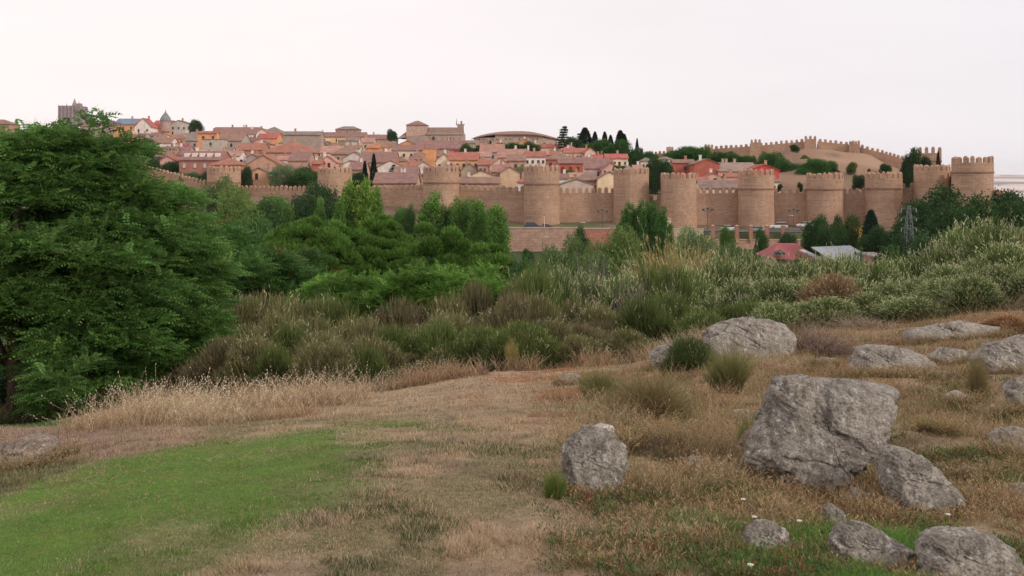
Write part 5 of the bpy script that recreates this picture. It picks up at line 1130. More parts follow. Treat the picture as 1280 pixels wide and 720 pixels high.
# ------------------------------------------------------------------ rocks
def rock(outline, label, name='granite_boulder', depth=None, sub=6, amp=.05, seed=0, group='granite boulders on the dry bank', tint=(1, 1, 1), D=None, flat=.5, sink=.15):
    """a boulder whose hull spans the given outline, with its own real thickness; rounded, then weathered with noise"""
    ys = [p[1] for p in outline]; xs = [p[0] for p in outline]; pb = max(ys); pcx = sum(xs) / len(xs)
    if D is None: D = hitD(pcx, pb)
    w = (max(xs) - min(xs)) / F * D; dp = depth or w * .75; Dc = D + dp * .5
    rs = RS(seed + int(pcx)); hull = []
    c = Vector((sum((x - 640) for x in xs) / len(xs) / F * Dc, Dc, (H0 - sum(ys) / len(ys)) / F * Dc))
    for (px, py) in outline:
        top = (pb - py) / max(1, pb - min(ys)); q = P(px, py, Dc - dp * .1 + dp * .25 * top)
        hull.append(q); v = q - c
        hull.append(c + v * .74 + Vector((0, -dp * .42 * (1 - .55 * top), 0))); hull.append(c + v * .78 + Vector((0, dp * .5, 0)))
        if py > pb - 3: hull.append(q - Vector((0, 0, sink)))
    bm = bmesh.new(); vs_ = [bm.verts.new(q - c) for q in hull]; bmesh.ops.convex_hull(bm, input=bm.verts)
    bmesh.ops.recalc_face_normals(bm, faces=bm.faces); bm.normal_update()
    pl = np.array([[*f.normal, f.normal.dot(f.verts[0].co)] for f in bm.faces if f.calc_area() > 1e-7]); bm.free()
    pl = pl[pl[:, 3] > 1e-4]; ex = rdir(rs, 16); ex[:, 1] = -np.abs(ex[:, 1]); hv = np.array([(q - c)[:] for q in hull]); pl = np.concatenate([pl, np.concatenate([ex, ((hv @ ex.T).max(0) * rs.uniform(.86, .97, 16))[:, None]], 1)])
    bm = bmesh.new(); bmesh.ops.create_icosphere(bm, subdivisions=sub, radius=1); dirs = np.array([v.co[:] for v in bm.verts]); fc = np.array([[v.index for v in f.verts] for f in bm.faces]); bm.free()
    dirs = unit(dirs); k = 70.0; inv = np.maximum(dirs @ pl[:, :3].T, 1e-3) / pl[None, :, 3]       # 1/r for every plane
    m = inv.max(1); sm = m * (np.sum((inv / m[:, None]) ** k, 1)) ** (1 / k); r = 1 / sm
    p = dirs * r[:, None]; sc = w
    n = (noise3(p / sc * 3.2 + seed, seed) - .5) * 1.0; n2 = np.abs(noise3(p / sc * 7 + seed * 2, seed + 3) - .5); n3 = (noise3(p / sc * 19, seed + 5) - .5); n4 = noise3(p / sc * 46, seed + 8) - .5
    pf = p / sc; cr = np.abs(noise3(np.stack([pf[:, 0] * 1.6 + pf[:, 2] * 1.2, pf[:, 1] * 1.6, pf[:, 2] * 3.2], 1) * 1.5 + 9 + seed, seed + 11) - .5)
    n6 = noise3(p / sc * 11 + 4, seed + 21); pit = smooth(.56, .7, n6)
    disp = amp * w * (n * 1.5 - n2 * 1.6 + n3 * .9 + n4 * .30 - pit * .5) - w * .018 * (1 - smooth(0, .05, cr))
    ns = 15; wp = pf + .07 * np.stack([noise3(pf * 5, 1) - .5, noise3(pf * 5, 2) - .5, noise3(pf * 5, 3) - .5], 1); lo, hi = wp.min(0), wp.max(0); sd_ = rs.uniform(0, 1, (ns, 3)) * (hi - lo) + lo   # fracture blocks
    dd_ = np.sqrt((((wp[:, None, :] - sd_[None]) * np.array([1.3, 1, 1])) ** 2).sum(2)); o1 = np.argsort(dd_, 1)[:, :2]; d1 = dd_[np.arange(len(p)), o1[:, 0]]; d2 = dd_[np.arange(len(p)), o1[:, 1]]; gp = d2 - d1
    of = rs.uniform(-.075, .02, ns); bl = smooth(0, .02, gp); step = of[o1[:, 0]] * (.5 + .5 * bl) + of[o1[:, 1]] * (.5 - .5 * bl); crk = (rs.rand(ns)[o1[:, 0]] > .35) * (1 - smooth(.0, .022, gp))
    disp = disp + w * (step * .8 - crk * .028)
    p = p + dirs * disp[:, None]
    o = link(name, mesh_np(name, p, fc, None, True, [M['rock']]), None, c); o.color = (*tint, 1)
    tag(o, label, 'rock', group); return o
RK = []
RK.append(rock([(963, 482), (985, 471), (1040, 472), (1080, 478), (1132, 488), (1134, 515), (1116, 570), (1090, 606), (1015, 630), (944, 616), (918, 584), (952, 560)], 'largest granite outcrop with a flat top, right of centre', depth=.9, sub=7, amp=.035, seed=3))
RK.append(rock([(966, 476), (1010, 470), (1070, 474), (1134, 486), (1128, 497), (1040, 500), (1000, 520), (990, 560), (966, 560), (960, 520)], 'grey slab capping the left and top of the largest outcrop', depth=1.0, sub=6, amp=.03, seed=5, D=hitD(1020, 622) + .28, tint=(.9, .92, .95)))
RK.append(rock([(694, 562), (710, 540), (736, 529), (764, 533), (791, 560), (789, 600), (764, 622), (708, 622), (696, 592)], 'lone rounded boulder with white lichen at the edge of the lawn', depth=.5, sub=6, amp=.045, seed=8))
RK.append(rock([(740, 533), (752, 529), (770, 532), (764, 536), (748, 537)], 'small white flat stone lying on top of the lone boulder', name='flat_stone', depth=.12, sub=4, seed=9, D=hitD(740, 616) + .22, tint=(1.9, 1.9, 1.9), group=None))
RK.append(rock([(1097, 580), (1104, 563), (1122, 556), (1148, 560), (1170, 580), (1190, 605), (1216, 632), (1170, 652), (1112, 640), (1099, 610)], 'wedge-shaped boulder sloping down to the right below the largest outcrop', depth=.7, sub=6, amp=.04, seed=12))
RK.append(rock([(922, 680), (932, 658), (962, 650), (990, 660), (996, 686), (930, 696)], 'small pale boulder in the grass at the bottom, left of the others', depth=.25, sub=5, seed=15))
RK.append(rock([(1028, 634), (1040, 628), (1058, 640), (1060, 660), (1038, 664)], 'tiny upright rock between the largest outcrop and the bottom rocks', depth=.16, sub=5, seed=17))
RK.append(rock([(1026, 672), (1048, 652), (1082, 658), (1116, 672), (1148, 690), (1138, 716), (1085, 712), (1034, 698)], 'long broken rock at the bottom, middle one', depth=.4, sub=6, amp=.06, seed=19))
RK.append(rock([(1138, 694), (1154, 668), (1190, 662), (1246, 668), (1280, 690), (1292, 725), (1200, 738), (1142, 724)], 'big pale rock at the bottom right corner', depth=.55, sub=6, amp=.05, seed=22))
RK.append(rock([(1236, 552), (1250, 538), (1275, 532), (1310, 540), (1315, 585), (1260, 582), (1238, 572)], 'grey boulder cut by the right edge, middle height', depth=.5, sub=5, seed=24))
RK.append(rock([(1252, 622), (1270, 606), (1300, 604), (1310, 640), (1262, 640)], 'dark boulder at the right edge above the bottom corner rock', depth=.3, sub=5, seed=26, tint=(.8, .8, .8)))
RK.append(rock([(1054, 452), (1066, 436), (1100, 430), (1140, 434), (1172, 446), (1180, 470), (1110, 482), (1058, 476)], 'rounded grey boulder behind the largest outcrop', depth=1.1, sub=6, seed=28))
RK.append(rock([(1160, 446), (1180, 434), (1212, 438), (1222, 452), (1170, 458)], 'low flat rock right of the rounded grey boulder', depth=.6, sub=5, seed=29))
RK.append(rock([(868, 424), (890, 406), (930, 395), (965, 394), (990, 403), (1006, 432), (1000, 460), (880, 458)], 'broad grey boulder against the green scrub with a dark hole', depth=1.4, sub=6, amp=.03, seed=31))
RK.append(rock([(1120, 416), (1160, 404), (1215, 401), (1262, 408), (1255, 422), (1130, 428)], 'long low rock ledge under the dark scrub at right', depth=1.0, sub=5, seed=33))
RK.append(rock([(1200, 450), (1240, 428), (1290, 415), (1320, 430), (1320, 470), (1210, 468)], 'pale rock shelf near the right edge below the red moss', depth=.9, sub=5, seed=35))
RK.append(rock([(808, 446), (822, 434), (845, 428), (858, 440), (850, 462), (812, 462)], 'small boulder half hidden left of the dark leafy bush', depth=.7, sub=5, seed=37))
RK.append(rock([(918, 568), (930, 540), (955, 522), (972, 532), (975, 570), (950, 590), (922, 588)], 'brownish rock leaning on the left of the largest outcrop', depth=.45, sub=5, seed=39, tint=(1.0, .85, .7)))
RK.append(rock([(848, 584), (866, 566), (880, 576), (884, 594), (856, 600)], 'small triangular rock in the dry weeds right of the lone boulder', depth=.2, sub=5, seed=41))
RK.append(rock([(694, 474), (704, 467), (722, 467), (734, 475), (720, 482), (700, 482)], 'small flat rock on the red patch at the crest', depth=.4, sub=4, seed=43))
RK.append(rock([(1182, 494), (1196, 487), (1226, 498), (1224, 508), (1190, 508)], 'small whitish slab in the weeds right of the largest outcrop', depth=.3, sub=5, seed=45, tint=(1.6, 1.55, 1.55)))
RK.append(rock([(1254, 488), (1266, 474), (1290, 466), (1310, 475), (1310, 520), (1262, 516)], 'mottled boulder at the right edge, upper one', depth=.4, sub=5, seed=47))
RK.append(rock([(902, 520), (918, 511), (940, 512), (944, 528), (908, 534)], 'small grey rock in the dry grass left of the largest outcrop', depth=.3, sub=5, seed=49))
RK.append(rock([(-30, 575), (0, 556), (28, 546), (56, 550), (70, 562), (60, 576), (10, 590), (-30, 592)], 'brown boulder on the dry path at the left edge', depth=1.0, sub=5, seed=51, tint=(.85, .75, .7)))
RK.append(rock([(80, 566), (86, 562), (97, 564), (97, 571), (82, 572)], 'little white stone beside the brown boulder on the path', name='white_stone', depth=.15, sub=4, seed=53, tint=(2.4, 2.4, 2.4), group=None))
for _o, _l, _s in [([(1138, 470), (1160, 462), (1195, 463), (1208, 474), (1150, 480)], 'flat grey slab lying in the weeds behind the whitish slab', 61), ([(1010, 452), (1030, 444), (1050, 447), (1048, 462), (1015, 464)], 'low grey stone in the red moss left of the rounded grey boulder', 62), ([(1230, 512), (1246, 505), (1262, 510), (1256, 522), (1234, 523)], 'little stone at the right between the two edge boulders', 63),
                   ([(1150, 548), (1170, 543), (1192, 548), (1186, 560), (1156, 560)], 'brown flat stone above the wedge-shaped boulder', 64), ([(770, 556), (790, 550), (808, 558), (800, 572), (776, 570)], 'dark stone in the grass touching the right of the lone boulder', 65), ([(1195, 590), (1215, 584), (1236, 592), (1230, 606), (1200, 604)], 'small stone right of the wedge-shaped boulder', 66), ([(1050, 622), (1075, 612), (1098, 622), (1092, 640), (1058, 640)], 'grey stone at the foot of the largest outcrop on its right', 67)]:
    RK.append(rock(_o, _l, depth=.3, sub=5, seed=_s))
RK.append(rock([(1090, 478), (1105, 472), (1130, 474), (1136, 486), (1100, 488)], 'thin rock slab behind the flat top of the largest outcrop', depth=.4, sub=4, seed=55))

# ------------------------------------------------------------------ scrub: brooms, tussocks, bare bushes
def ribbons(base, axis, L, w, rs, c0, c1, bend=.35, seg=3, c2=None):
    """curved tapering blades; c0 colour at the foot, c1 at the tip (rows)"""
    n = len(base); side = unit(np.cross(axis, rdir(rs, n))); bd = unit(rdir(rs, n) * np.array([1, 1, .2]) + axis * np.array([1, 1, 0]) * 1.5) ; L = L.reshape(-1, 1); w = np.asarray(w).reshape(-1, 1) * np.ones((n, 1))
    V = np.zeros((n, 2 * (seg + 1), 3)); C = np.zeros((n, 2 * (seg + 1), 3))
    for k in range(seg + 1):
        t = k / seg; p = base + axis * L * t + bd * (L * bend * t * t) - np.array([0, 0, 1.0]) * (L * bend * .5 * t * t)
        ww = w * (1 - .8 * t); V[:, 2 * k] = p - side * ww; V[:, 2 * k + 1] = p + side * ww
        cc = c0 * (1 - t) + c1 * t if c2 is None else (c0 * (1 - 2 * t) + c2 * 2 * t if t < .5 else c2 * (2 - 2 * t) + c1 * (2 * t - 1)); C[:, 2 * k] = cc; C[:, 2 * k + 1] = cc
    o = (np.arange(n) * 2 * (seg + 1))[:, None, None]; q = np.array([[2 * k, 2 * k + 1, 2 * k + 3, 2 * k + 2] for k in range(seg)])[None]
    tips = V[:, 2 * seg]; tdir = unit(V[:, 2 * seg] - V[:, 2 * seg - 2])
    return (V.reshape(-1, 3), (q + o).reshape(-1, 4), C.reshape(-1, 3)), tips, tdir
def broom(H, W, rs, n, cb, cm, ct, plume=.5, pc=(.42, .42, .22), spread=1.05, twig=2, tw=.009, droop=.22, lump=4):
    parts = []; tips = []; td = []
    for i in range(lump):     # several stools make one bush
        a = rs.rand() * 6.28; rr = W * .27 * math.sqrt(rs.rand()) * (0 if i == 0 else 1); bx, by = rr * math.cos(a), rr * math.sin(a); h = H * (1 if i == 0 else rs.uniform(.6, .95)); m = n // lump
        th = rs.rand(m) * 6.28; ph = spread * rs.rand(m) ** .6; ax = np.stack([np.sin(ph) * np.cos(th), np.sin(ph) * np.sin(th), np.cos(ph)], 1)
        b = np.stack([bx + rs.normal(size=m) * W * .05, by + rs.normal(size=m) * W * .05, np.zeros(m)], 1); L = h * rs.uniform(.72, 1.04, m)
        L = L * (.62 + .38 * np.cos(ph * .9)); r, t, d = ribbons(b, ax, L, tw, rs, vary(rs, cb, m, .3), vary(rs, ct, m, .3), droop, 4, vary(rs, cm, m, .3)); parts.append(r); tips.append(t); td.append(d)
        for k in range(twig):
            f = rs.uniform(.35, .85, m)[:, None]; p = b + ax * L[:, None] * f + (t - b - ax * L[:, None]) * f * f
            a2 = unit(ax + rdir(rs, m) * .45); r2, t2, d2 = ribbons(p, a2, L * rs.uniform(.2, .42, m), tw * .8, rs, vary(rs, cm, m, .3), vary(rs, ct, m, .35), .2, 2); parts.append(r2); tips.append(t2); td.append(d2)
    T = np.concatenate(tips); Dn = np.concatenate(td); k = int(len(T) * plume)
    if k:
        i = rs.choice(len(T), k, replace=False); i = i[T[i, 2] > H * .35]
        for s in range(3):
            parts.append(leaves(T[i] - Dn[i] * .03 * s, unit(Dn[i] + rdir(rs, len(i)) * .7), .07 + .05 * rs.rand(len(i)), .011, vary(rs, pc, len(i), .3, .08), rs))
    return cat(parts)
def mound(H, W, rs, n, cb, ct, lob=6, L0=.22, w=.008, plume=.0, pc=(.42, .42, .22), wisp=0, deep=.55, up=.7):
    lobes = [(0, 0, H * .42, W * .32, W * .32, H * .52)]
    for i in range(lob):
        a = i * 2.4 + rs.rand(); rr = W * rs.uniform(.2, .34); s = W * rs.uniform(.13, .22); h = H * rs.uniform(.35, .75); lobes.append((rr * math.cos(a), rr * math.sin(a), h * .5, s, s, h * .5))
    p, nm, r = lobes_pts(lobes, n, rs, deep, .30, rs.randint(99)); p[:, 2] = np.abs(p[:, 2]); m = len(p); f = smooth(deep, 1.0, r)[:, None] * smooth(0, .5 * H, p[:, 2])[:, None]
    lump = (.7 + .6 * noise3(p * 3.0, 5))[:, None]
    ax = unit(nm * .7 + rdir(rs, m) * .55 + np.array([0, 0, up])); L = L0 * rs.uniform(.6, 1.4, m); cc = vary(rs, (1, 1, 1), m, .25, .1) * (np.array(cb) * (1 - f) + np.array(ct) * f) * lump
    parts = [leaves(p, ax, L, w, cc, rs)]
    if plume:
        i = np.where((rs.rand(m) < plume) & (r > .85) & (p[:, 2] > H * .3))[0]
        for s in range(3): parts.append(leaves(p[i] + ax[i] * L[i][:, None] * (1 - .25 * s), unit(ax[i] + rdir(rs, len(i)) * .7), .07 + .05 * rs.rand(len(i)), .010, vary(rs, pc, len(i), .3, .08), rs))
    if wisp:
        i = np.where((rs.rand(m) < wisp) & (r > .9) & (p[:, 2] > H * .45))[0]; rb, t_, d_ = ribbons(p[i], unit(ax[i] + np.array([0, 0, .8])), rs.uniform(.2, .5, len(i)), .006, rs, vary(rs, ct, len(i), .2), vary(rs, pc, len(i), .3), .2, 2); parts.append(rb)
        for s in range(3): parts.append(leaves(t_ - d_ * .04 * s, unit(d_ + rdir(rs, len(i)) * .7), .08, .010, vary(rs, pc, len(i), .3, .08), rs))
    return cat(parts)
def sproto(maker, seed, **kw):
    rs = RS(seed); v, f, c = maker(rs=rs, **kw); return mesh_np('bush', v, f, c, False, [M['grass']])
G1 = dict(cb=(.035, .035, .02), cm=(.06, .105, .035), ct=(.15, .215, .075))
SP = dict(
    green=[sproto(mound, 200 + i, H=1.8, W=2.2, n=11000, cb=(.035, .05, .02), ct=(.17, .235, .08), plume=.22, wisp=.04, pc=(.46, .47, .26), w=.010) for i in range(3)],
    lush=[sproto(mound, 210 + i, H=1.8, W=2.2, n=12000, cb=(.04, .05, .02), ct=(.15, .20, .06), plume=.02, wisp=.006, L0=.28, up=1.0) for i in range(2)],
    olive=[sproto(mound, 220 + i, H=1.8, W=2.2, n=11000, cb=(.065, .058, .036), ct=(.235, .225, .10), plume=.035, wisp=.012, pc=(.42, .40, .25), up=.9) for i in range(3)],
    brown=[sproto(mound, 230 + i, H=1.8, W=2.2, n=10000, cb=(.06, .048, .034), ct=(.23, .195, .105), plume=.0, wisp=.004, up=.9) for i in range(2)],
    twig=[sproto(broom, 240, H=1.8, W=2.2, n=380, plume=.0, cb=(.09, .07, .06), cm=(.16, .125, .11), ct=(.26, .21, .19), twig=6, tw=.010, droop=.1, spread=1.1)],
    reed=[sproto(broom, 250, H=2.6, W=2.8, n=2600, plume=.5, cb=(.30, .16, .08), cm=(.40, .24, .11), ct=(.36, .34, .14), pc=(.42, .36, .17), spread=.55)],
    rust=[sproto(mound, 252, H=1.6, W=2.2, n=11000, cb=(.08, .05, .035), ct=(.33, .22, .12), plume=.1, wisp=.02, pc=(.46, .38, .24))],
    tuss=[sproto(broom, 260, H=.75, W=.9, n=2200, plume=.0, cb=(.12, .075, .06), cm=(.24, .17, .09), ct=(.26, .24, .11), spread=1.25, twig=1, tw=.004, lump=5, droop=.5)],
    tussg=[sproto(broom, 262, H=.75, W=.9, n=2200, plume=.0, cb=(.09, .065, .05), cm=(.16, .15, .06), ct=(.22, .23, .09), spread=.8, twig=0, tw=.004, lump=4)])
def _pd(me):
    c = np.empty(len(me.vertices) * 3, np.float32); me.vertices.foreach_get('co', c); c = c.reshape(-1, 3); return float(np.percentile(c[:, 2], 98.5)), float(np.percentile(c[:, 0], 98) - np.percentile(c[:, 0], 2))
PDIM_OLD = dict(green=(1.8, 2.6), lush=(1.8, 2.6), olive=(1.8, 2.6), brown=(1.8, 2.6), twig=(1.8, 2.8), reed=(2.6, 3.0), rust=(1.6, 2.4), tuss=(.75, 1.1), tussg=(.75, 1.1))
SR = random.Random(9)
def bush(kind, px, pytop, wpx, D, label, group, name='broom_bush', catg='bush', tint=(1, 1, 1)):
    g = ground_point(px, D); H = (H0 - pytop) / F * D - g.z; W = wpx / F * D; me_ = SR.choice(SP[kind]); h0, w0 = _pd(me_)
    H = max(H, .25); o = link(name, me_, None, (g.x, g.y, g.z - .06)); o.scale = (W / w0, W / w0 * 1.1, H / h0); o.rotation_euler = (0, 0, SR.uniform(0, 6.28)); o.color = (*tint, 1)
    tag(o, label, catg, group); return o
def interp_row(row, D, step, words, rowname, group, wpx, jit=10):
    xs = sorted(row); px = xs[0]; i = 0
    while px <= xs[-1]:
        k = min(range(len(xs)), key=lambda j: abs(xs[j] - px)); top = float(np.interp(px, xs, [row[x][0] for x in xs])) + SR.uniform(-10, 4) - (11 if group == ML else 0); kd = row[xs[k]][1]
        kind = SR.choice(kd.split('|')); w = wpx * SR.uniform(.85, 1.25); v = SR.uniform(.85, 1.15)
        cw = {'green': 'pale-tipped green', 'lush': 'plain green', 'olive': 'olive', 'brown': 'dry grey-brown', 'rust': 'rusty', 'twig': 'bare twiggy', 'reed': 'straw'}[kind]
        o_ = ORD[i] if i < 20 else ('twenty-' + ORD[i - 20])
        bush(kind, px + SR.uniform(-jit, jit), top, w, D + SR.uniform(-1.6, 1.6), f'{cw} broom bush, {o_} from the left in {rowname}', group, tint=(v, v, v)); i += 1; px += step * SR.uniform(.85, 1.15)
ML = 'broom bushes below the crest of the meadow'
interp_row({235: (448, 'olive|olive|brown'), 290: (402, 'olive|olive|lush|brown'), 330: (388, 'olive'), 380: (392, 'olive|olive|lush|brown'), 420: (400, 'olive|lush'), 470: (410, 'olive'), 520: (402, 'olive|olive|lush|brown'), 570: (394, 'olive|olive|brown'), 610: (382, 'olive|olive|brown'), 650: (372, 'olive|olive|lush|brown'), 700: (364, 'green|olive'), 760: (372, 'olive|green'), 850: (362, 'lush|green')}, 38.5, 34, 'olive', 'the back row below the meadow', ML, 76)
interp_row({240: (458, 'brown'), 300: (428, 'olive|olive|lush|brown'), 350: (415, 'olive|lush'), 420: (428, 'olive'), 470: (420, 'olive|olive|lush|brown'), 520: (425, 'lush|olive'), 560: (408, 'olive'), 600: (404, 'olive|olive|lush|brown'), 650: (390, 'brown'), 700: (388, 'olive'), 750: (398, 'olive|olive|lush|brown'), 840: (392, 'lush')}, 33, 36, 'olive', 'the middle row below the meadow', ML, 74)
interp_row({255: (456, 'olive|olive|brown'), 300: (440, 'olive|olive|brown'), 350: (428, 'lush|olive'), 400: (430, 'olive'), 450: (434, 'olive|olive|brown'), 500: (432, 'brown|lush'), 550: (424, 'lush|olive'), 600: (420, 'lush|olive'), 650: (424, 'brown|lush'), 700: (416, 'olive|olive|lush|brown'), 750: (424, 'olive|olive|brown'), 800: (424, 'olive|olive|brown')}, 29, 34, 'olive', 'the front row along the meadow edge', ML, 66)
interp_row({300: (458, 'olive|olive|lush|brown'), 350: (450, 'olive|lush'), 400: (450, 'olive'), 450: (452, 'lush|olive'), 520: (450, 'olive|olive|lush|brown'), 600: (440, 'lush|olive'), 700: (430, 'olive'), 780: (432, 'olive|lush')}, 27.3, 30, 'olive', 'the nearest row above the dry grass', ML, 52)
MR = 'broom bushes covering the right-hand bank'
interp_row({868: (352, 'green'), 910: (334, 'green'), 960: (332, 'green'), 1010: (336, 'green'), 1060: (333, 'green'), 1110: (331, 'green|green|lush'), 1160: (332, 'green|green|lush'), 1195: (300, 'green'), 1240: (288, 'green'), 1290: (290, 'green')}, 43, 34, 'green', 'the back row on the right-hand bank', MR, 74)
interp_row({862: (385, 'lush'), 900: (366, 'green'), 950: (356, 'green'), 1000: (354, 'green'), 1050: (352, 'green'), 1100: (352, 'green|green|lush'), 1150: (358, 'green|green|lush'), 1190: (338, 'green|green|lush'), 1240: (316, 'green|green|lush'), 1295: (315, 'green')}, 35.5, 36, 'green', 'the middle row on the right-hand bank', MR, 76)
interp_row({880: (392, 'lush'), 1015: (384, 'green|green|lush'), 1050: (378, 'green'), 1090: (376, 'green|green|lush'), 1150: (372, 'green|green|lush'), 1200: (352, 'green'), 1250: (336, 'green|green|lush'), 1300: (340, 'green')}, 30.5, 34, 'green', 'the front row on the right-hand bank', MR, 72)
bush('reed', 842, 314, 96, 47, 'tall orange and yellow reed clump in the middle of the scrub', None, 'reed_clump', 'reeds')
bush('rust', 1040, 345, 84, 33, 'rusty orange-brown bush amid the pale green brooms', None, 'dry_bush')
bush('twig', 782, 366, 120, 36, 'bare grey twiggy bush in front of the orange reed clump', None, 'bare_bush')
bush('twig', 752, 345, 80, 41, 'pale grey dead bush left of the orange reed clump', None, 'bare_bush', tint=(1.2, 1.2, 1.3))
bush('brown', 745, 405, 90, 31.5, 'dark brown dry bush at the crest below the dead twigs', None, 'dry_bush', tint=(.8, .75, .75))
bush('tuss', 806, 462, 84, hitD(806, 524), 'round straw tussock with a dark foot above the lone boulder', 'grass tussocks', 'grass_tussock', 'tussock')
bush('tussg', 748, 458, 44, hitD(770, 500), 'greener tussock at the left behind the round straw one', 'grass tussocks', 'grass_tussock', 'tussock')
bush('tussg', 912, 430, 48, hitD(912, 494), 'green upright tussock in front of the broad grey boulder', 'grass tussocks', 'grass_tussock', 'tussock')
bush('lush', 862, 422, 62, hitD(860, 470), 'dark green bush between the small boulder and the upright tussock', None, 'leafy_bush', 'bush', tint=(.7, .75, .8))
bush('twig', 1020, 408, 90, hitD(1020, 444), 'dry mauve-grey brush right of the broad grey boulder', None, 'dry_brush', 'bush', tint=(1.2, 1.1, 1.0))
bush('twig', 1090, 398, 80, 27, 'pale dry brush below the rusty bush', None, 'dry_brush', 'bush', tint=(1.5, 1.45, 1.2))
bush('tussg', 934, 520, 20, hitD(934, 580), 'narrow bright green weed left of the largest outcrop', 'green weeds', 'green_weed', 'weed', tint=(.7, 1.2, .7))
bush('tussg', 693, 580, 24, hitD(690, 622), 'green grass clump hugging the left side of the lone boulder', 'green weeds', 'green_weed', 'weed', tint=(.7, 1.0, .6))
bush('tussg', 1163, 524, 30, hitD(1163, 545), 'light green rosette weed right of the largest outcrop', 'green weeds', 'green_weed', 'weed', tint=(.9, 1.5, .9))
bush('tuss', 1222, 440, 22, hitD(1222, 500), 'tall thin straw clump on the right bank', 'grass tussocks', 'grass_tussock', 'tussock')
bush('rust', 1262, 392, 64, 22, 'rust-coloured bush on the mound at the right edge', None, 'dry_bush', tint=(1.2, 1.0, .95))
bush('tussg', 640, 425, 14, 26.5, 'sparse tall stalks standing up at the meadow edge', None, 'dry_stalks', 'stalks', tint=(1.8, 1.5, 1.4))

# ------------------------------------------------------------------ grass (stuff)
def scatter(n, px0, px1, D0, D1, rs):
    px = rs.uniform(px0, px1, n); D = 1 / rs.uniform(1 / D1, 1 / D0, n); x = (px - 640) / F * D; return px, D, x, D.copy()
def blades_obj(name, parts, cat_=None):
    v, f, c = parts; o = link(name, mesh_np(name, v, f, c, False, [M['grass']])); tag(o, kind='stuff'); return o
def tri_blades(x, y, z, L, w, lean, col, rs):
    n = len(x); a = rs.rand(n) * 6.28; b = np.stack([x, y, z], 1); s = np.stack([np.cos(a), np.sin(a), np.zeros(n)], 1)
    ax = unit(np.stack([rs.normal(size=n) * lean, rs.normal(size=n) * lean, np.ones(n)], 1)); V = np.stack([b - s * w[:, None], b + s * w[:, None], b + ax * L[:, None]], 1).reshape(-1, 3)
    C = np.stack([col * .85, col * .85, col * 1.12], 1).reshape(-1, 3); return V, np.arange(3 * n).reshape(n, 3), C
rs = RS(501)
px, D, x, y = scatter(620000, -60, 960, 5.2, 27, rs)
keep = (rs.rand(len(px)) > smooth(780, 960, px)); px, D, x, y = px[keep], D[keep], x[keep], y[keep]
_, _, q, n1, n2_, green, inside = ground_mask(x, y); col = ground_col(x, y); z = gz(x, y) + (fbm(x * 5, y * 5, 73, 3) - .5) * .035 - .01
col = col * (1 + (rs.rand(len(x), 1) - .5) * 1.15) * (1 + (rs.rand(len(x), 3) - .5) * .2) * 1.12
g_, o_, d_ = ground_col(x, y, True); tx_ = fbm(x * 6, y * 4.5, 95, 4); isg = (rs.rand(len(x)) < np.clip(g_ * .95 + o_ * .5 + (tx_ - .5) * 1.0 * (1 - g_), 0, .97))[:, None]
onp = ((inside > .4) & (D < 26))[:, None]; vv = (.6 + .8 * rs.rand(len(x), 1)); gcol = np.array([.085, .125, .045]) * (1 - g_[:, None]) + np.array([.155, .31, .05]) * g_[:, None]
col = np.where(onp, np.where(isg, gcol * vv, d_ * 1.25 * vv), col)
dry = (rs.rand(len(x)) < .15 * (1 - green * .7))[:, None]; col = np.where(dry, np.array([.42, .33, .22]) * (.7 + .5 * rs.rand(len(x), 1)), col)
tuft = fbm(x * 3.1, y * 3.1, 91, 3); L = (.020 + .035 * rs.rand(len(x))) * (.85 * green + (1 - green) * (.6 + 1.3 * smooth(.4, .7, tuft))) * (1 - .35 * green)
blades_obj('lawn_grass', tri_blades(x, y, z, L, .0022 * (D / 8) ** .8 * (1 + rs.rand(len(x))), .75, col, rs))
# litter and mown tufts
# wild dry grass and herbs on the rocky bank
rs = RS(502)
def wild(name, n, px0, px1, D0, D1, Lr, w, pal, thr, seed, lean=.35, heads=0.0, hc=(.4, .3, .18), edge=None, fs=1.6, bend=.35):
    px, D, x, y = scatter(n, px0, px1, D0, D1, rs); k = fbm(x * fs, y * fs, seed, 4) > thr
    if edge is not None: k &= edge(px, D, x, y)
    px, D, x, y = px[k], D[k], x[k], y[k]; m = len(px); z = gz(x, y) - .02
    t = fbm(x * .9 + seed, y * .9, seed + 3, 4); pal = np.array(pal); idx = np.clip(((t - .25) / .5 * len(pal) + rs.normal(size=m) * .9), 0, len(pal) - 1).astype(int); c = pal[idx] * (1 + (rs.rand(m, 1) - .5) * .6)
    ax = unit(np.stack([rs.normal(size=m) * lean, rs.normal(size=m) * lean, np.ones(m)], 1)); L = rs.uniform(*Lr, m) * (.42 + .58 * smooth(6.6, 9.5, D)) * (.6 + .8 * smooth(.35, .65, fbm(x * 2.5, y * 2.5, seed + 9, 3)))
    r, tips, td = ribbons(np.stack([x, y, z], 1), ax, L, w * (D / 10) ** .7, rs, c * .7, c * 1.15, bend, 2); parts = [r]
    if heads:
        i = np.where(rs.rand(m) < heads)[0]
        for s in range(4): parts.append(leaves(tips[i] - td[i] * .035 * s * L[i][:, None] / .4, unit(td[i] + rdir(rs, len(i)) * .55), .012 + .014 * rs.rand(len(i)) + .035 * L[i], .0022 + .0055 * L[i], vary(rs, hc, len(i), .3, .08), rs))
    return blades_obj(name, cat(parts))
STRAW = (.50, .375, .235); RUST = (.30, .155, .085); OLV = (.18, .175, .075); GR = (.10, .16, .045); BRN = (.22, .165, .11); PALE = (.50, .41, .28)
nearleft = lambda px, D, x, y: (rs.rand(len(px)) < smooth(640, 860, px + (D - 12) * 6)) & (rs.rand(len(px)) > .85 * (1 - smooth(6.9, 7.7, D)) * (1 - smooth(1160, 1240, px)) * smooth(790, 850, px))
wildtuft = lambda px, D, x, y: rs.rand(len(px)) < (1 - smooth(800, 960, px))
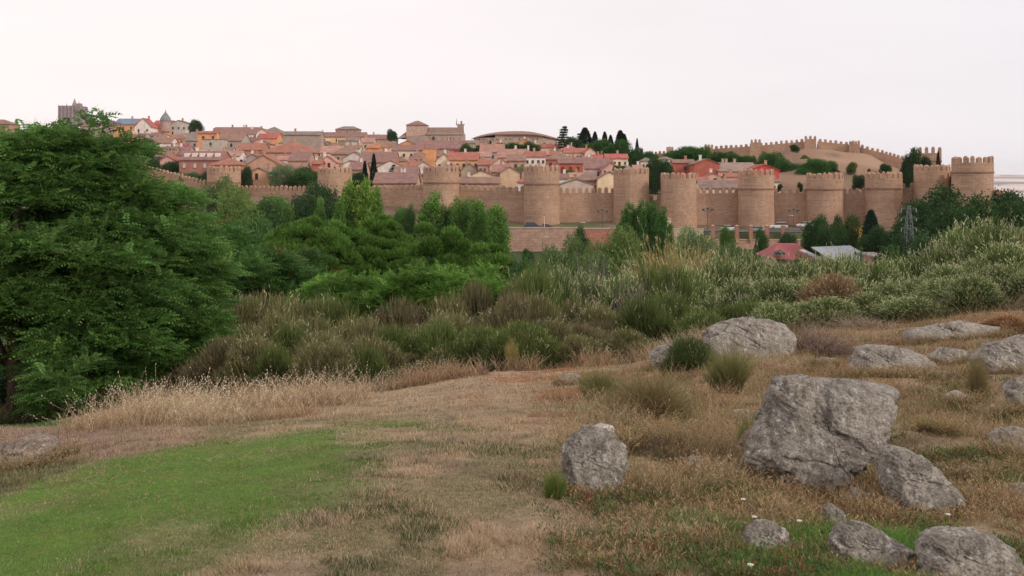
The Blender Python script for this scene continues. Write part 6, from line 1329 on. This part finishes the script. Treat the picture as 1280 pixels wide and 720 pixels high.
rightside = lambda px, D, x, y: rs.rand(len(px)) < smooth(640, 860, px + (D - 12) * 6)
wild('meadow_tufts', 90000, 60, 960, 5.2, 24, (.025, .075), .0022, [OLV, STRAW, BRN, PALE, OLV, (.14, .17, .06)], .44, 605, .8, .04, (.36, .26, .15), wildtuft, fs=1.9)
wild('dry_meadow_grass', 230000, 640, 1330, 5.8, 34, (.03, .11), .0022, [BRN, STRAW, RUST, OLV, STRAW, BRN, OLV, RUST, PALE], .44, 600, .5, .06, (.30, .22, .13), nearleft)
wild('bank_crest_grass', 90000, 840, 1340, 17, 36, (.05, .17), .0026, [BRN, OLV, RUST, STRAW, OLV, (.24, .13, .08), PALE], .34, 607, .45, .10, (.36, .24, .14), lambda px, D, x, y: rs.rand(len(px)) < .9)
wild('tall_dry_grass', 120000, 660, 1330, 6.0, 30, (.10, .30), .0018, [STRAW, OLV, RUST, STRAW, OLV, PALE], .46, 610, .22, .35, (.42, .30, .17), nearleft)
wild('wild_herbs', 80000, 680, 1330, 6.5, 19, (.05, .16), .0034, [OLV, GR, OLV, GR, BRN], .46, 620, .5, .15, (.30, .26, .09), rightside)
wild('green_bank_grass', 44000, 800, 1190, 5.6, 7.7, (.07, .26), .003, [(.11, .20, .05), (.11, .24, .05), (.13, .21, .06), (.12, .25, .05)], .36, 630, .4, 0, edge=lambda px, D, x, y: rs.rand(len(px)) < smooth(800, 880, px) * (1 - smooth(6.9, 7.7, D)))
wild('red_moss', 60000, 560, 1330, 15, 31, (.03, .09), .004, [RUST, (.40, .17, .09), (.36, .14, .08), STRAW], .47, 640, .9, 0, edge=lambda px, D, x, y: (fbm(x * .9 + 3, y * .9, 41, 4) > .47))
featherzone = lambda px, D, x, y: (H0 - gz(x, y) / D * F + (fbm(x * 1.1, y * 1.1, 23, 3) - .5) * 34 < np.interp(px, [90, 140, 220, 350, 430, 470], [552, 562, 552, 531, 512, 494])) & (rs.rand(len(px)) < smooth(60, 260, px + (fbm(x * .8, y * .8, 7, 3) - .5) * 200) * (1 - smooth(420, 520, px)) * smooth(.34, .58, fbm(x * .45, y * .45, 19, 4)))
wild('feather_grass', 15000, 70, 520, 15, 29, (.12, .62), .0026, [(.44, .33, .20), (.50, .39, .25), (.52, .42, .28), (.42, .29, .18)], .36, 650, .26, .55, (.66, .57, .42), featherzone, fs=1.3, bend=.34)
wild('low_straw', 46000, 70, 520, 15, 28, (.06, .30), .0024, [(.36, .22, .13), RUST, STRAW, BRN], .38, 655, .4, .2, (.45, .33, .2), featherzone, fs=.8)
wild('crest_dry_grass', 34000, 300, 900, 24.5, 29.5, (.10, .5), .003, [(.42, .28, .16), RUST, STRAW, BRN, PALE], .40, 660, .3, .5, (.52, .43, .30), None, fs=.8, bend=.25)
wild('path_edge_grass', 26000, -60, 150, 11.5, 16.5, (.06, .22), .003, [(.15, .16, .07), (.19, .18, .09), STRAW, (.12, .15, .06)], .35, 670, .4, .1, edge=lambda px, D, x, y: (H0 - gz(x, y) / D * F < np.interp(px, [-60, 0, 100, 150], [640, 618, 582, 566])) & (H0 - gz(x, y) / D * F > 572))
wild('slope_grass', 60000, -60, 1330, 28, 60, (.2, .7), .008, [(.10, .11, .05), (.13, .12, .06), (.2, .16, .09), BRN], .3, 680, .4, 0, fs=.4)
rs = RS(778); nC = 4200; px, D, x, y = scatter(nC, 680, 1330, 5.8, 30, rs); k = (fbm(x * 1.3, y * 1.3, 88, 4) > .47) & (rs.rand(nC) < smooth(640, 860, px)); x, y, D = x[k], y[k], D[k]; m = len(x); kk = 34
P0 = np.repeat(np.stack([x, y, gz(x, y) + .01], 1), kk, 0); sp = np.repeat(rs.uniform(.03, .11, m), kk)[:, None]; dd = rdir(rs, m * kk); dd[:, 2] = np.abs(dd[:, 2]); P0 = P0 + dd * sp * rs.rand(m * kk, 1) ** .5
pal = np.array([OLV, GR, (.13, .15, .08), (.26, .09, .06), OLV, (.22, .18, .08), (.09, .13, .05)]); c = np.repeat(pal[rs.randint(0, 7, m)], kk, 0) * (1 + (rs.rand(m * kk, 1) - .5) * .7)
blades_obj('leafy_herbs', leaves(P0, unit(dd + rdir(rs, m * kk) * .6 + np.array([0, 0, .4])), .018 + .022 * rs.rand(m * kk), .005, c, rs))
rs = RS(777); pts = []
for o_ in RK:
    bb = np.array([v[:] for v in o_.bound_box]); w_ = bb[:, 0].max() - bb[:, 0].min(); d_ = bb[:, 1].max() - bb[:, 1].min(); k_ = int(900 * w_ * min(1.6, 12 / o_.location.y) * 1.8) + 90
    a_ = rs.uniform(math.pi * .92, math.pi * 2.08, k_); r_ = rs.uniform(.86, 1.22, k_); pts.append(np.stack([o_.location.x + np.cos(a_) * w_ * .5 * r_, o_.location.y + np.sin(a_) * d_ * .46 * r_], 1))
pts = np.concatenate(pts); m = len(pts); z = gz(pts[:, 0], pts[:, 1]) - .02; pal = np.array([STRAW, RUST, OLV, GR, BRN, STRAW, OLV]); c = pal[rs.randint(0, 7, m)] * (1 + (rs.rand(m, 1) - .5) * .6)
ax = unit(np.stack([rs.normal(size=m) * .3, rs.normal(size=m) * .3 - .1, np.ones(m)], 1)); L = rs.uniform(.05, .27, m) * (.35 + .65 * smooth(6.8, 9.8, pts[:, 1])); r, tips, td = ribbons(np.stack([pts[:, 0], pts[:, 1], z], 1), ax, L, .0022 * (pts[:, 1] / 10) ** .7, rs, c * .6, c * 1.15, .3, 2)
i = np.where(rs.rand(m) < .4)[0]; blades_obj('weeds_at_rock_feet', cat([r] + [leaves(tips[i] - td[i] * .03 * s_, unit(td[i] + rdir(rs, len(i)) * .6), .03, .005, vary(rs, (.40, .29, .16), len(i), .3), rs) for s_ in range(4)]))
# yarrow heads
for i, (px_, py_, lab) in enumerate([(929, 624, 'white umbel flower standing highest left of the bottom rocks'), (943, 646, 'white umbel flower just above the small pale boulder'), (999, 651, 'white umbel flower right of the small pale boulder'), (938, 706, 'white umbel flower in the bright grass at the bottom edge'), (1185, 703 - 60, 'white umbel flower above the bottom corner rock')]):
    D_ = hitD(px_, py_ + 22); g = ground_point(px_, D_); t = thing('yarrow_flower', lab, 'flower', g, 0, 'white umbel flowers'); h = (H0 - py_) / F * D_ - g.z
    b = MB(); b.tube([(0, 0, 0), (.004, 0, h * .6), (0, .004, h)], [.002, .0018, .0015], 4); b.build('stem', M['door'], t, color=(.14, .17, .06))
    b = MB(); r5 = random.Random(i)
    for k in range(16): a = k * 2.399; rr = .018 * math.sqrt(k / 16); b.box((rr * math.cos(a), rr * math.sin(a), h + .004 - rr * .2), (.006, .006, .006), a)
    b.build('flower_head', M['door'], t, color=(.78, .76, .70))

# ------------------------------------------------------------------ street lamps, poles, pylon
def lamp(px, pytop, pybot, D, label, kind='double', group='street lamps below the rampart'):
    zb = (H0 - pybot) / F * D; h = (H0 - pytop) / F * D - zb; t = thing('street_lamp', label, 'lamp', ((px - 640) / F * D, D, zb), 0, group)
    b = MB(); b.tube([(0, 0, 0), (0, 0, h * .3), (0, 0, h * .93)], [.11, .08, .06], 8); b.build('post', M['metal'], t, color=(.35, .33, .32))
    if kind == 'double':
        b = MB(); b.tube([(-1.1, 0, h * .92), (-.7, 0, h * .86), (0, 0, h * .9), (.7, 0, h * .86), (1.1, 0, h * .92)], .045, 6); b.build('arm', M['metal'], t, color=(.35, .33, .32))
        for sx in (-1.1, 0, 1.1):
            b = MB(); b.box((sx, 0, h * .95 + (.25 if sx == 0 else 0)), (.5, .5, .45), taper=1.3); b.box((sx, 0, h * .95 + .35 + (.25 if sx == 0 else 0)), (.75, .75, .18), taper=.3); b.build('lantern', M['metal'], t, color=(.4, .36, .33))
    else:
        b = MB(); b.tube([(0, 0, h * .93), (.25, 0, h), (.9, 0, h * 1.0)], .05, 6); b.box((1.05, 0, h - .03), (.7, .25, .13)); b.build('lamp_head', M['metal'], t, color=(2.2, 2.2, 2.1))
lamp(753, 263, 287, 262.9, 'three-lantern street lamp on the road above the red retaining wall')
lamp(884.5, 261, 287, 262.9, 'three-lantern street lamp at the left end of the parking lot'); lamp(992, 262, 285, 268, 'three-lantern street lamp behind the large white car')
lamp(985, 269, 287, 263, 'thin white lamp pole left of the right-hand street lamp', 'single', None)
lamp(678.5, 296, 315, 258.5, 'short dark pole before the brick retaining wall', 'single', None); lamp(725, 278, 292, 260, 'slim dark pole at the joint of the brick and red retaining walls', 'single', None)
D = 262.4; t = thing('flood_light_pole', 'tall white pole rising from the road beside the dark parked cars', 'pole', tuple(P(680.5, 288, D)))
b = MB(); b.tube([(0, 0, 0), (0, 0, 3.4)], .09, 8); b.build('pole', M['door'], t, color=(.75, .68, .62)); b = MB(); b.box((0, 0, 3.5), (.4, .3, .25)); b.build('lamp_head', M['door'], t, color=(.7, .65, .6))
D = 255; t = thing('road_sign', 'orange and white stacked sign beside the columnar poplar clump', 'sign', tuple(P(836, 292, D)))
b = MB(); b.tube([(0, 0, 0), (0, 0, 3.6)], .06, 6); b.build('post', M['metal'], t)
for i, c in enumerate([(.75, .42, .25), (.8, .7, .55), (.75, .42, .25)]):
    b = MB(); b.box((0, -.1, 3.7 - i * .75), (1.1, .08, .6)); b.build('panel', M['door'], t, color=c)
D = 150; zb = float(ground_pD(1136, D)); H = (H0 - 257) / F * D - zb; t = thing('power_pylon', 'grey steel lattice power pylon standing in front of the rampart', 'pylon', ((1136 - 640) / F * D, D, zb))
b = MB(); Wb = .95; tz = lambda u: Wb * (1 - u) + .30 * u; n = 15
for sx in (-1, 1):
    for sy in (-1, 1): b.tube([(sx * tz(0), sy * tz(0), 0), (sx * tz(.82), sy * tz(.82), H * .82), (sx * .12, sy * .12, H)], .04, 4)
b.build('legs', M['metal'], t, color=(.6, .62, .66))
b = MB()
for i in range(n):
    u0, u1 = i / n * .95, (i + 1) / n * .95; a, c = tz(u0), tz(u1); z0_, z1_ = u0 * H, u1 * H; s = 1 if i % 2 else -1
    for (p, q) in (((-s * a, -a), (s * c, -c)), ((-s * a, a), (s * c, c)), ((-a, -s * a), (-c, s * c)), ((a, -s * a), (c, s * c))): b.tube([(p[0], p[1], z0_), (q[0], q[1], z1_)], .024, 4)
    for (p, q) in (((-a, -a), (a, -a)), ((-a, -a), (-a, a)), ((a, -a), (a, a))): b.tube([(p[0], p[1], z0_), (q[0], q[1], z0_)], .02, 4)
b.build('lattice', M['metal'], t, color=(.6, .62, .66))
for i, zf in enumerate((.80, .89, .97)):
    b = MB(); wA = 1.15; b.tube([(-wA, 0, H * zf), (wA, 0, H * zf)], .035, 4); b.tube([(-wA, 0, H * zf), (0, 0, H * zf + .5)], .02, 4); b.tube([(wA, 0, H * zf), (0, 0, H * zf + .5)], .02, 4); arm = b.build('cross_arm', M['metal'], t, color=(.6, .62, .66))
    for sx in (-1, 1):
        b = MB(); b.tube([(sx * wA * .95, 0, H * zf), (sx * wA * .95, 0, H * zf - .45)], [.05, .07], 6); b.build('insulator', M['metal'], arm, color=(1.2, 1.2, 1.2))

# ------------------------------------------------------------------ cars
def car(px, pybot, D, L, col, label, rz=0, suv=False, group='cars parked below the rampart'):
    t = thing('parked_car', label, 'car', tuple(P(px, pybot, D)), rz, group); Wd = 1.8; h = 1.65 if suv else 1.42
    def loft(prof, w0, w1=None):
        b = MB(); n = len(prof); v = []
        for sy in (-1, 1):
            for (x_, z_) in prof:
                k = w0 if w1 is None or z_ < .95 else w1; v.append((x_, sy * k / 2, z_))
        b.add(v, [tuple(range(n)), tuple(range(n, 2 * n))[::-1]] + [(i, (i + 1) % n, n + (i + 1) % n, n + i) for i in range(n)]); return b
    q = L / 2
    bo = loft([(-q, .35), (-q + .05, .78), (-q + .25, .95), (-q * .2 + .1, 1.0), (q * .45, .98), (q - .25, .84), (q, .68), (q, .32), (q - .5, .24), (-q + .5, .24)], Wd); o = bo.build('body', M['paint'], t, color=col)
    m_ = o.modifiers.new('b', 'BEVEL'); m_.width = .07; m_.segments = 2
    ca = loft([(-q + .35, .93), (-q + .75, h - .06), (-q + 1.2, h), (q * .1, h), (q * .25, h - .08), (q * .55, .93)], Wd - .1, Wd - .42); ca.build('cabin_glass', M['glass'], t)
    ro = MB(); ro.box(((-q + .75 + q * .2) / 2, 0, h + .01), (q * .2 + q - .75, Wd - .45, .07)); ro.build('roof_panel', M['paint'], t, color=col)
    for sx in (-1, 1):
        for sy in (-1, 1):
            w = MB(); cx, cy = sx * (q - .78), sy * (Wd / 2 - .1); w.tube([(cx, cy - .11, .33), (cx, cy + .11, .33)], .33, 14); wo = w.build('wheel', M['tyre'], t)
            w = MB(); w.tube([(cx, cy + sy * .09 - .03, .33), (cx, cy + sy * .09 + .03, .33)], .19, 10); w.build('rim', M['metal'], wo, color=(1.6, 1.6, 1.6))
    for sy in (-1, 1): b = MB(); b.box((q - .03, sy * .62, .68), (.12, .3, .14)); b.build('headlight', M['lamp'], t)
    return t
car(666, 286, 265.8, 4.9, (.05, .06, .09), 'dark blue estate car parked over the brick retaining wall, left of two', 0, True); car(684, 287.2, 268.8, 4.2, (.03, .03, .035), 'black low car parked behind the dark blue estate, right of two')
car(911, 288.5, 265.5, 3.9, (.70, .70, .70), 'small white hatchback between the first two brick pillars', 0); car(973.5, 285.8, 269, 4.7, (.75, .75, .74), 'large white van-like car at the right of the parking lot', 3.1, True)
car(949, 290, 265, 4.3, (.38, .42, .48), 'grey-blue car between the third and fourth brick pillars'); car(1006, 284.2, 270, 4.3, (.72, .72, .72), 'white car half hidden by the dark tree right of the lot', 3.1)

# ------------------------------------------------------------------ valley buildings
D = 205; t = thing('pavilion', 'low pavilion with a broad red hipped roof in front of the parking lot', 'building', tuple(P(992, 333, D))); S = D / F
b = MB(); b.box((0, 6, 4.5 * S), (52 * S, 9, 9 * S)); b.build('wall', M['wall'], t, color=(.5, .42, .36))
b = MB(); ze = 10 * S; X0, X1 = -29 * S, 36 * S; b.add([(X0, 0, ze), (X1, 0, ze - 3 * S), (X1, 13, ze - 3 * S), (X0, 13, ze), (-12 * S, 5.5, 27 * S), (12 * S, 5.5, 27 * S)], [(0, 1, 5, 4), (1, 2, 5), (2, 3, 4, 5), (0, 4, 3), (0, 3, 2, 1)]); b.build('roof', M['door'], t, color=(.40, .12, .12))
b = MB(); b.add([(-25 * S, -.3, 14 * S), (-10 * S, -.3, 14.5 * S), (-15 * S, .9, 21 * S), (-24 * S, .9, 18 * S)], [(0, 1, 2, 3)]); b.box((-17 * S, .3, 16 * S), (12 * S, .8, 3 * S)); b.build('gable_vent', M['window'], t)
D = 190; t = thing('metal_shed', 'large shed with a pale grey sheet-metal roof right of the red pavilion', 'shed', tuple(P(1065, 336, D))); S = D / F
b = MB(); b.box((0, 7, 4 * S), (56 * S, 12, 9 * S)); b.build('wall', M['wall'], t, color=(.40, .26, .22))
b = MB(); b.add([(-34 * S, 6, 21 * S), (-24 * S, 0, 10 * S), (32 * S, 0, 10 * S), (33 * S, 9, 13 * S), (22 * S, 11, 24.5 * S), (-30 * S, 11, 22.5 * S)], [(0, 1, 2, 4, 5), (2, 3, 4)]); b.add([(-34 * S, 6, 20 * S), (-24 * S, 0, 9 * S), (32 * S, 0, 9 * S), (33 * S, 9, 12 * S), (22 * S, 11, 23.5 * S), (-30 * S, 11, 21.5 * S)], [(0, 1, 2, 4, 5), (2, 3, 4)]); b.build('roof', M['door'], t, color=(.40, .43, .47))
b = MB(); b.box((0, .1, 10.3 * S), (56 * S, .5, 1.2 * S)); b.build('gutter', M['wall'], t, color=(.62, .6, .58))
D = 195; t = thing('metal_lean_to', 'narrow grey metal roof sloping between the red pavilion and the shed', 'shed', tuple(P(1030, 334, D))); S = D / F
b = MB(); b.add([(-24 * S, 4, 20 * S), (-18 * S, 4, 20.5 * S), (12 * S, 0, 7 * S), (4 * S, 0, 6.5 * S), (-24 * S, 4, 19 * S), (-18 * S, 4, 19.5 * S), (12 * S, 0, 6 * S), (4 * S, 0, 5.5 * S)], [(0, 1, 2, 3), (4, 7, 6, 5), (0, 3, 7, 4), (1, 5, 6, 2), (3, 2, 6, 7), (0, 4, 5, 1)]); b.build('roof', M['door'], t, color=(.48, .50, .52))
b = MB(); b.box((-4 * S, 3, 3 * S), (18 * S, 2, 7 * S)); b.build('wall', M['wall'], t, color=(.35, .3, .28))
house(1036, 1058, 306.5, 302, 's', CREAM, (.5, .13, .13), 'small red roof peeping behind the grey metal shed', 3, 0, D=225, group=None)
house(1095, 1115, 322, 320, 'f', (.42, .22, .17), (.4, .38, .37), 'flat-roofed brick outhouse at the right of the metal shed', 3, 1, D=185, group=None)
house(1070, 1078, 283, 276, 'f', (.8, .42, .12), (.5, .3, .15), 'narrow orange booth at the foot of the ninth tower', 4, 0, D=250, group=None)
